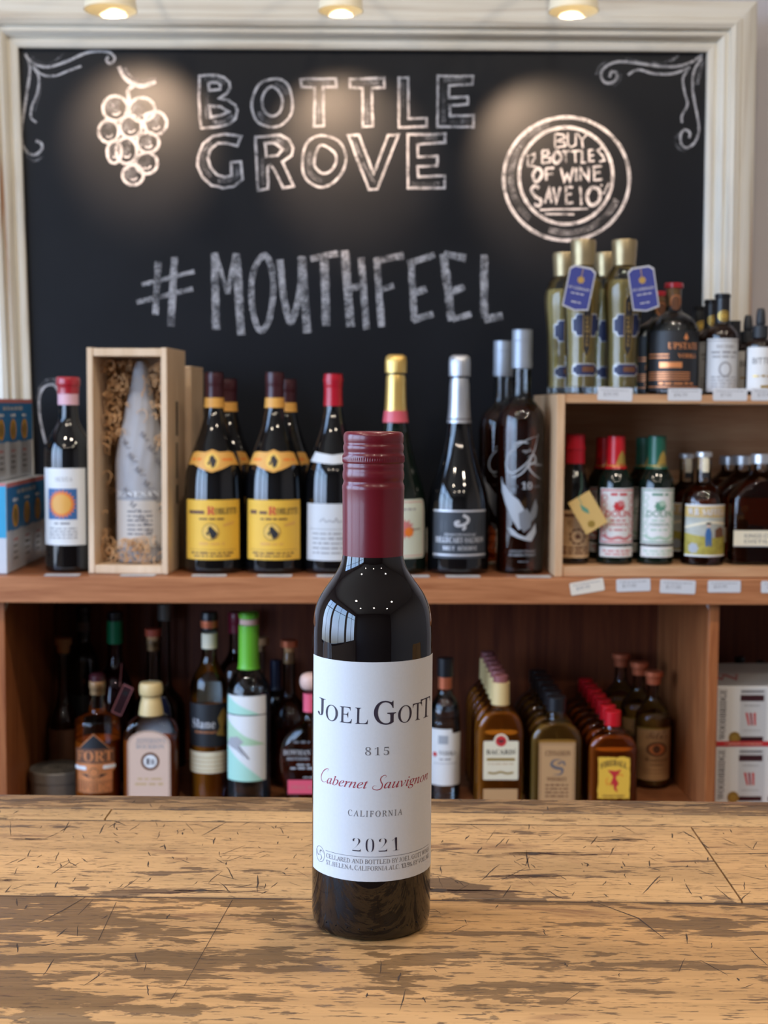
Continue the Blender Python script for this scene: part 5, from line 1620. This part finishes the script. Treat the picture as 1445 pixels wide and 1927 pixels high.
# ---- bottle with copper FORT label
b = Bottle('whiskey_bottle', 'clear whiskey bottle with shiny copper diamond label beside the round tin', 'bottle', 183, 1266, 2.17, ZF, 88, [(0, .004), (.93, 0), (1, .008), (1, .04), (1, .56), (1, .635), (.96, .66), (.70, .685), (.40, .70), (.36, .73), (.36, .88), (.40, .885), (.40, .93), (.36, .935), (0, .935)])
H = b.H; s = 2.17 / FPX
b.wet(GL, 'red_amber_liquid', .5); b.band('cork', H * .84, H * .94, 'cork', -.002); b.cap('stopper', H * .935, H, .0125, 'capsule_maroon', top=.004)
F = Flat(); z0 = b.z(1492); V = lambda py: b.z(py) - z0; w = .072
F.rect(-.030, 0, .030, V(1450), 'copper_foil', 0); F.rect(-.034, V(1452), .034, V(1410), 'copper_foil', 0)
F.poly([(-.025, V(1410)), (.025, V(1410)), (0, V(1382))], 'paper_black', 0); F.stroke([(-.026, V(1410)), (0, V(1381)), (.026, V(1410))], .0012, 'copper_foil', 1)
F.text('FORT', 0, V(1432), 19 * s, 'copper_foil', 3, 'bold', fit=.060); F.rect(-.034, V(1436), .034, V(1409), 'ink_brown', 2)
F.rrect(-.037, V(1449), -.012, V(1442), .002, 'ink_white', 3); F.rrect(.014, V(1447), .036, V(1440), .002, 'ink_white', 3)
F.disc(0, V(1453), .010, 'copper_foil', 4); F.ring(0, V(1453), .007, .001, 'ink_brown', 5); F.poly([(-.022, V(1456)), (.022, V(1456)), (0, V(1466))], 'paper_black', 3)
for k in range(13): F.rect(-.029 + k * .0047, 0, -.0278 + k * .0047, V(1468), 'ink_brown', 2)
F.text('HAMILTON', 0, V(1490), 16 * s, 'copper_foil', 4, 'bold', fit=.056)
b.label(F, z0)

# ---- cream capped flask with peach label
b = Bottle('whiskey_bottle', 'whiskey bottle with cream wax stopper and arched peach label', 'bottle', 284, 1283, 2.17, ZF, 104, [(0, .004), (.93, 0), (1, .01), (1, .05), (1, .50), (1, .575), (.90, .66), (.62, .71), (.36, .735), (.32, .76), (.32, .84), (0, .84)], depth=.62, n=4.5)
H = b.H
b.wet(GL, 'red_amber_liquid', .55)
Geo().lathe(chaikin([(0, H * .725), (.0195, H * .725), (.0185, H * .78), (.0165, H * .84), (.0150, H * .86), (.0150, H * .89), (0, H * .89)], 1), 'cap_cream', 36).build('wax_neck', b.root)
Geo().lathe(chaikin([(0, H * .892), (.017, H * .892), (.0188, H * .92), (.0185, H * .98), (.016, H), (0, H)], 1), 'cap_cream', 36).build('stopper', b.root)
F = Flat(); z0 = b.z(1520); V = lambda py: b.z(py) - z0; w2 = .0335
arch = [(w2 * math.cos(R_(a)), V(1400) + .022 * math.sin(R_(a))) for a in range(0, 181, 15)]
F.poly([(-w2, 0), (w2, 0)] + arch, 'paper_peach', 0); F.stroke([(-w2 + .002, 0)] + [(x * .94, y - .0015) for x, y in reversed(arch)] + [(w2 - .002, 0)], .0008, 'ink_brown', 1)
F.text("JEFFERSON'S", .003, V(1398), .008, 'ink_soft', 1, 'serifb', fit=.046); F.text("BOURBON", .002, V(1408), .0065, 'ink_soft', 1, 'serifb', fit=.044)
F.disc(.002, V(1432), .0145, 'ink_brown', 1); F.disc(.002, V(1432), .0105, 'paper_white', 2); F.rect(-.004, V(1438), .001, V(1426), 'ink_grey', 3); F.rect(.003, V(1438), .009, V(1428), 'ink_soft', 3)
F.greek(-.018, .02, V(1467), .004, 'paper_tan'); F.greek(-.022, .022, V(1477), .0045, 'paper_tan')
b.label(F, z0)
F = Flat(); F.poly([(-.030, 0), (.030, 0), (.030, V(1385)), (.022, V(1358)), (.006, V(1346)), (-.016, V(1352)), (-.028, V(1380))], 'ink_frost', 0); b.label(F, z0, name='back_label', back=True, off=-.0030)

# ---- black labelled whiskey
b = Bottle('whiskey_bottle', 'whiskey bottle with black label and gold lion beside the lime green capped bottle', 'bottle', 394, 1152, 2.20, ZF, 74, SPIRIT)
H = b.H; b.wet(GL, 'amber_liquid', .50)
b.band('cap', H * .905, H, 'cap_black', .002); b.band('cap_ring', b.zc(1180), b.zc(1167), 'cap_copper', .0025)
b.band('neck_label', b.zc(1219), b.zc(1191), 'paper_cream', .0012)
F = Flat(); z0 = b.z(1405); V = lambda py: b.z(py) - z0; w = b.R * 2.7
F.rect(-w / 2, 0, w / 2, V(1325), 'paper_black', 0); F.text('Slane', -.008, V(1370), .014, 'ink_silver', 1, 'bold', fit=.040); F.text('IRISH WHISKEY', -.004, V(1380), .004, 'copper_foil', 1, 'bold', fit=.038)
F.poly([(.014, V(1383)), (.020, V(1368)), (.016, V(1352)), (.022, V(1340)), (.028, V(1333)), (.032, V(1345)), (.030, V(1360)), (.027, V(1372)), (.030, V(1388))], 'ink_gold', 1)
b.label(F, z0)
F = Flat(); z0 = b.z(1455); V = lambda py: b.z(py) - z0
F.rect(-w / 2, 0, w / 2, V(1415), 'paper_cream', 0)
for k in range(4): F.rect(-w / 2, V(1450 - 8 * k), w / 2, V(1449 - 8 * k), 'ink_gold', 1)
b.label(F, z0, name='lower_label')
F = Flat(); F.rect(-w / 2 * .8, 0, w / 2 * .8, b.z(1296) - b.z(1400), 'ink_frost', 0); b.label(F, b.z(1400), name='back_label', ang=math.pi)

# ---- lime green capped wine
b = Bottle('wine_bottle', 'clear wine bottle with lime green capsule and white and mint label', 'bottle', 468, 1153, 2.17, ZF, 84, [(0, .004), (.9, 0), (1, .006), (1, .05), (1, .53), (1, .575), (.93, .635), (.66, .685), (.44, .712), (.39, .735), (.38, .99), (0, 1)])
H = b.H; b.wet(GL, 'clear_liquid', .6); b.band('capsule', b.zc(1257), b.zc(1176), 'cap_lime', .0022); b.band('capsule_ring', b.zc(1175), b.zc(1164), 'cap_blush', .0012); b.band('cap', b.zc(1164), H, 'cap_lime', .0020, round_=.004)
F = Flat(); z0 = b.z(1470); V = lambda py: b.z(py) - z0; w = .072
F.rect(-w / 2, 0, w / 2, V(1347), 'paper_white', 0); F.rect(-w / 2, V(1345), w / 2, V(1310), 'paper_white', 0)
F.poly([(-w / 2, V(1345)), (.024, V(1345)), (-.008, V(1328)), (-w / 2, V(1310))], 'paper_mint', 1)
F.poly([(-w / 2, V(1403)), (-.01, V(1403)), (.034, V(1402)), (0, V(1385)), (-w / 2, V(1355))], 'paper_green_mint', 1); F.poly([(-w / 2, 0), (.03, 0), (0, V(1440)), (-w / 2, V(1405))], 'paper_mint', 1)
F.poly([(-w / 2, V(1403)), (-.028, V(1390)), (-.012, V(1386)), (-.002, V(1396)), (-.010, V(1404)), (-.004, V(1416)), (.002, V(1426)), (-.014, V(1412))], 'tissue', 2); F.stroke([(-.01, V(1404)), (.0, V(1418)), (.006, V(1428))], .002, 'ink_grey', 3)
b.label(F, z0, ang=-.1)

# ---- back row behind those two
b = Bottle('spirit_bottle', 'bottle with dark magenta cap at the back between the black label and lime green ones', 'bottle', 444, 1152, 2.39, ZF, 70, SPIRIT)
b.wet('grey_glass', 'dark_whiskey', .5); b.band('cap', b.H * .87, b.H, 'cap_magenta', .0016)
b = Bottle('spirit_bottle', 'corked bottle at the back just behind the lime green capped wine', 'bottle', 492, 1199, 2.33, ZF, 50, TALLNECK)
b.wet('grey_glass', 'dark_whiskey', .4); b.band('cork', b.H * .90, b.H * .96, 'cork', -.001); b.cap('cork_top', b.H * .95, b.H, .013, 'cork')
b = Bottle('spirit_bottle', 'dark blue black capped bottle at the back beside the globe shaped bottle', 'bottle', 519, 1242, 2.42, ZF, 40, [(0, .004), (.9, 0), (1, .006), (1, .05), (1, .55), (.92, .64), (.5, .72), (.44, .76), (.44, 1), (0, 1)])
b.body('dark_bottle_glass'); b.band('cap', b.H * .72, b.H, mat('cap_midnight', (.008, .012, .035), .4), .002)
b = Bottle('spirit_bottle', 'globe shaped dark spirit bottle with long neck and cork', 'bottle', 544, 1204, 2.29, ZF, 76, [(0, .006), (.6, 0), (.8, .01), (1, .12), (1, .40), (.97, .46), (.72, .56), (.40, .61), (.32, .66), (.31, .93), (0, .93)])
b.wet('grey_glass', 'dark_whiskey', .42); b.band('cork', b.H * .84, b.H * .955, 'cork', -.001); b.cap('cork_top', b.H * .955, b.H, .0145, 'cap_copper')

# ---- round flask with pink label behind the front bottle
b = Bottle('whiskey_bottle', 'round bellied whiskey bottle with pink neck label and ball stopper partly behind the front bottle', 'bottle', 584, 1265, 2.14, ZF, 120, [(0, .006), (.55, 0), (.62, .01), (.80, .14), (.97, .30), (1, .40), (.94, .50), (.70, .59), (.36, .64), (.22, .67), (.20, .72), (.20, .86), (.23, .865), (.23, .88), (0, .88)], depth=.55, n=2.4)
H = b.H; b.wet(GL, 'dark_whiskey', .47); b.band('neck_label', b.zc(1338), b.zc(1304), 'paper_pink', .0012)
Geo().lathe(chaikin([(0, H * .875), (.012, H * .875), (.0165, H * .91), (.0165, H * .96), (.012, H * .99), (0, H)], 2), 'cap_blush', 32).build('ball_stopper', b.root)
F = Flat(); z0 = b.z(1493); V = lambda py: b.z(py) - z0
F.rect(-.034, 0, .034, V(1467), 'paper_pink', 0); F.text('SMALL BATCH', -.004, V(1484), .006, 'ink_rose', 1, 'bold', fit=.05); F.text('BOWMAN', -.020, V(1420), .008, 'ink_silver', 1, 'serifb', fit=.042); F.text('BROTHERS', -.018, V(1430), .005, 'ink_frost', 1, 'serifb', fit=.035)
F.greek(-.025, .0, V(1398), .004, 'ink_frost_dim'); F.greek(-.02, .0, V(1440), .003, 'ink_frost'); F.greek(-.03, .01, V(1447), .004, 'ink_frost'); F.greek(-.01, .02, V(1463), .002, 'ink_frost')
b.label(F, z0, name='label')

# ---- white labelled vodka right of the front bottle
b = Bottle('vodka_bottle', 'clear vodka bottle with black cap and white label partly behind the front bottle', 'bottle', 838, 1238, 2.20, ZF, 60, [(0, .004), (.9, 0), (1, .006), (1, .05), (1, .54), (1, .555), (.96, .56), (.96, .62), (.84, .69), (.54, .735), (.44, .76), (.42, .80), (.42, .99), (0, 1)])
H = b.H; b.wet(GL, 'clear_liquid', .64); b.band('cap', b.zc(1272), H, 'cap_black', .002); b.band('cap_collar', b.zc(1295), b.zc(1273), 'cap_copper', .0005)
F = Flat(); z0 = b.z(1478); V = lambda py: b.z(py) - z0; w = b.R * 2.6
F.poly([(-w / 2, 0), (w / 2, 0), (w / 2, V(1380)), (.011, V(1380)), (.010, V(1372)), (-w / 2, V(1372))], 'paper_white', 0)
F.rect(-.012, V(1400), .004, V(1384), 'ink_frost', 1); F.text('VODKA', .004, V(1421), .007, 'ink_grey', 1, 'serifb', fit=.03); F.disc(-.018, V(1420), .004, 'ink_red', 1); F.greek(-.01, .012, V(1430), .003, 'ink_soft'); F.rect(-.02, V(1437), .02, V(1436), 'ink_soft', 1)
b.label(F, z0)


# ---- rows of small flasks
ORD = ['front', 'second', 'third', 'fourth', 'fifth', 'sixth', 'seventh', 'eighth']


def row(root, n, dy, lab, dx=0.0):
    for i in range(1, n):
        copy_tree(root, loc=root.location + Vector((dx * i, dy * i, 0)), label=lab % (ORD[i] + (' and furthest back' if i == n - 1 else '')))


# amber rum
b = Bottle('rum_flask', 'front amber rum flask with cream label and red emblem', 'bottle', 942, 1270, 2.145, ZF, 90, [(0, .004), (.95, 0), (1, .008), (1, .05), (1, .53), (1, .60), (.88, .68), (.52, .755), (.34, .79), (.30, .82), (.29, .95), (0, .95)], 'amber rum flasks in a row', depth=.46, n=4.5, seg=32)
H = b.H; b.wet(GL, 'amber_liquid', .72)
Geo().lathe([(0, H * .785), (.0145, H * .785), (.0140, H * .95), (0, H * .95)], 'cap_cream', 32).build('neck_sleeve', b.root); b.cap('cap', H * .951, H, .0118, 'cap_rose')
F = Flat(); z0 = b.z(1467); V = lambda py: b.z(py) - z0
F.rrect(-.0275, 0, .0275, V(1394), .002, 'paper_cream', 0); F.disc(0, V(1394), .0115, 'paper_cream', 0); F.disc(0, V(1394), .0085, 'ink_red', 2)
F.poly([(-.006, V(1394)), (-.003, V(1391)), (0, V(1393)), (.003, V(1391)), (.006, V(1394)), (.002, V(1396)), (0, V(1399)), (-.002, V(1396))], 'ink_black', 3)
F.text('BACARDÍ', 0, V(1419), .0075, 'ink_black', 1, 'bold', fit=.046); F.rect(-.022, V(1431), .022, V(1426), 'ink_gold', 1); F.greek(-.02, .02, V(1438), .002, 'paper_tan'); F.stroke([(-.02, V(1453)), (-.01, V(1455)), (0, V(1452)), (.01, V(1455)), (.02, V(1453))], .003, 'ink_gold', 1, curve=True)
F.rect(-.027, V(1510), .027, V(1484), 'paper_kraft', 0)
b.label(F, z0)
row(b.root, 6, .041, 'amber rum flask %s in its row behind the cream labelled one')

# cinnamon whiskey
b = Bottle('whiskey_flask', 'front flask with kraft label showing a dark serpent and black cap', 'bottle', 1047, 1310, 2.145, ZF, 100, [(0, .004), (.95, 0), (1, .008), (1, .05), (1, .56), (1, .63), (.86, .71), (.56, .775), (.36, .80), (.35, .84), (.33, .86), (.33, .95), (0, .95)], 'black capped kraft labelled flasks in a row', depth=.42, n=4.5, seg=32)
H = b.H; b.wet(GL, 'gold_liquid', .76); b.cap('cap', b.zc(1336), H, .0152, 'cap_black', flute=lambda j, z: .012 * (j % 2))
F = Flat(); z0 = b.z(1520); V = lambda py: b.z(py) - z0
F.rrect(-.0285, 0, .0285, V(1397), .002, 'paper_kraft', 0); F.stroke([(-.026, 0), (-.026, V(1400)), (.026, V(1400)), (.026, 0)], .0007, 'ink_brown', 1)
F.text('CINNAMON', .001, V(1422), .0085, 'ink_brown', 1, 'bold', fit=.040); F.text('WHISKEY', 0, V(1469), .006, 'ink_brown', 1, 'bold', fit=.032)
F.stroke([(.008, V(1429)), (-.004, V(1430)), (-.009, V(1438)), (-.002, V(1444)), (.008, V(1447)), (.006, V(1456)), (-.006, V(1457))], .005, 'ink_grey', 1, curve=True, taper=True); F.stroke([(.001, V(1437)), (.010, V(1433)), (.012, V(1440))], .003, 'ink_grey', 1, curve=True)
for k in range(4): F.greek(-.018, .018, V(1478 + 7 * k), .0025, 'ink_brown')
b.label(F, z0)
row(b.root, 6, .0435, 'black capped flask %s in its row behind the serpent label')

# cinnamon liqueur with yellow label
b = Bottle('liqueur_flask', 'front red amber flask with burnt edge yellow label and red cap', 'bottle', 1153, 1337, 2.145, ZF, 95, [(0, .004), (.95, 0), (1, .008), (1, .05), (1, .58), (1, .63), (.93, .69), (.70, .755), (.40, .80), (.31, .83), (.29, .95), (0, .95)], 'red capped amber flasks in a row', depth=.44, n=4, seg=32)
H = b.H; b.wet(GL, 'red_amber_liquid', .74); b.cap('cap', b.zc(1364), H, .0128, 'cap_red', flute=lambda j, z: .012 * (j % 2))
F = Flat(); z0 = b.z(1503); V = lambda py: b.z(py) - z0; wr = random.Random(3); hh_ = V(1423)
ed = [(x + wr.uniform(-.0005, .0005), wr.uniform(0, .0018)) for x in [-.025 + .0042 * i for i in range(13)]] + [(.0255 + wr.uniform(-.0015, .0005), hh_ * q) for q in [.1 * i for i in range(1, 10)]] + [(x, hh_ - wr.uniform(0, .0025)) for x in [.025 - .0042 * i for i in range(13)]] + [(-.0255 + wr.uniform(-.0005, .0015), hh_ * q) for q in [1 - .1 * i for i in range(1, 10)]]
F.poly(ed, 'paper_yellow', 0)
F.text('FIREBALL', 0, hh_ * .70, .009, 'ink_black', 2, 'bold', fit=.042, curve=lambda u: .006 - 13 * u * u); F.text('CINNAMON WHISKY', 0, hh_ * .05, .0032, 'ink_brown', 2, 'bold', fit=.036)
F.poly([(-.010, hh_ * .68), (.004, hh_ * .66), (.012, hh_ * .70), (.007, hh_ * .58), (.003, hh_ * .50), (.008, hh_ * .36), (.004, hh_ * .28), (.007, hh_ * .15), (.001, hh_ * .22), (-.001, hh_ * .36), (-.005, hh_ * .30), (-.003, hh_ * .44), (-.001, hh_ * .52), (-.004, hh_ * .58)], 'ink_red', 2)
F.stroke([(-.004, hh_ * .40), (-.010, hh_ * .34), (-.012, hh_ * .44), (-.009, hh_ * .5)], .0012, 'ink_orange', 2, curve=True); F.stroke([(.004, hh_ * .56), (.012, hh_ * .58), (.014, hh_ * .52)], .0014, 'ink_orange', 2, curve=True)
b.label(F, z0)
row(b.root, 7, .0425, 'red capped amber flask %s in its row behind the yellow label')


# small vodka with copper caps
def vodka(cx, top, D, lab):
    b = Bottle('vodka_bottle', lab, 'bottle', cx, top, D, ZF, 67, [(0, .004), (.9, 0), (1, .006), (1, .05), (1, .52), (1, .585), (.92, .64), (.62, .70), (.40, .74), (.34, .78), (.31, .90), (.33, .905), (0, .92)], 'copper capped vodka bottles at the right')
    H = b.H; b.wet(GL, 'gold_liquid', .60)
    Geo().lathe([(0, H * .885), (.0115, H * .885), (.0125, H * .94), (.0155, H * .955), (.0158, H * .995), (0, H)], 'cap_copper', 32).build('cap', b.root)
    F = Flat(); w = b.R * 2.5; h = H * .455
    F.rect(-w / 2, 0, w / 2, h, 'paper_kraft', 0); F.rect(-w / 2, h * .97, w / 2, h, 'ink_gold', 1); F.text("Tito's", .002, h * .80, .0125, 'ink_brown', 1, 'bscript', fit=.038)
    F.disc(.002, h * .60, .018, 'ink_brown', 1, ry=.012); F.disc(.002, h * .60, .014, 'copper_foil', 2, ry=.009); F.disc(.001, h * .60, .006, 'ink_brown', 3, ry=.007)
    F.text('Handmade', .002, h * .37, .007, 'ink_brown', 1, 'bscript', fit=.042); F.text('VODKA', .002, h * .28, .004, 'ink_brown', 1, 'serifb', fit=.024)
    for k in (.20, .14): F.rect(-.02, h * k, .02, h * k + .0006, 'ink_brown', 1)
    b.label(F, H * .075)


vodka(1230, 1262, 2.285, 'copper capped vodka bottle with kraft label standing in front by the right divider')
vodka(1203, 1245, 2.355, 'copper capped vodka bottle in the middle of its row by the right divider')
vodka(1169, 1229, 2.412, 'copper capped vodka bottle at the back of its row by the right divider')


# ---- right compartment: wine cartons
def winebox(z, lab, seam):
    P = W(1350, 1300, 2.16)
    w, h, dp = .20, .0968, .20
    t = empty('wine_carton', (P.x + w / 2, 2.16 + dp / 2, z), lab, 'box', 'white wine cartons')
    Geo().box(-w / 2, w / 2, -dp / 2, dp / 2, .0003, h, 'paper_white').build('carton_body', t, bevel=.001)
    F = Flat(); x = -w / 2
    F.text('WOODBRIDGE', x + .0145, h * .53, .0105, 'ink_grey', 1, 'bold', rot=90, fit=h * .84, align='C')
    F.greek(x + .022, x + .024, h * .3, .02, 'ink_gold')
    F.rect(x + .037, h * .05, x + .079, h * .96, 'paper_grey_white', 0)
    for xx in (x + .037, x + .0855):
        F.rect(xx + .001, h * .90, xx + .0375, h * .93, 'ink_grey', 1); F.rect(xx, h * .755, xx + .038, h * .855, mat('wine_strip', (.05, .012, .018), .4), 1)
        F.text('WOODBRIDGE', xx + .019, h * .665, .0028, 'ink_grey', 1, 'serif', fit=.026)
        for k in range(3): F.poly([(xx + .0085 + .0065 * k, h * .56), (xx + .0122 + .0065 * k, h * .56), (xx + .0163 + .0048 * k, h * .35), (xx + .0135 + .0048 * k, h * .35)], 'ink_red' if k != 1 else 'ink_wine', 1)
        F.rect(xx + .005, h * .26, xx + .033, h * .27, 'ink_soft', 1); F.rect(xx, h * .085, xx + .038, h * .16, 'capsule_maroon', 1)
    F.disc(x + .029, h * .145, .0095, 'ink_gold', 2); F.ring(x + .029, h * .145, .007, .0008, 'ink_brown', 3)
    if seam:
        F.rect(-w / 2, 0, w / 2, h * .085, 'ink_red', 4); F.text('CABERNET SAUVIGNON', x + .044, h * .022, .0035, 'paper_peach', 5, 'bold', fit=.06)
    g = Geo(); F.emit(g, lambda u, v, l: (u, -dp / 2 - .0003 - l * .00015, v)); g.build('printed_front', t, smooth=0)
    F = Flat(); F.text('W', -w / 2 + .032, -dp / 2 + .05, .05, 'ink_rose', 1, 'bold', fit=.06); F.rect(-w / 2, -dp / 2 + .004, w / 2, -dp / 2 + .006, 'ink_soft', 1)
    g = Geo(); F.emit(g, lambda u, v, l: (u, v, h + .0002 + l * .00012)); g.build('printed_top', t, smooth=0)


winebox(ZF, 'lower white wine carton with slanted red stripes at the right end', False)
winebox(ZF + .0972, 'upper white wine carton with red band stacked at the right end', True)
for px, py, D, lab in [(1392, 1236, 2.405, 'dark bottle in shadow behind the wine cartons, nearer the divider'), (1432, 1244, 2.405, 'dark bottle in shadow behind the wine cartons, further from the divider')]:
    b = Bottle('wine_bottle', lab, 'bottle', px, py, D, ZF, 42, BORDEAUX)
    b.body('dark_bottle_glass'); b.band('capsule', b.H * .82, b.H, 'cap_black', .001)
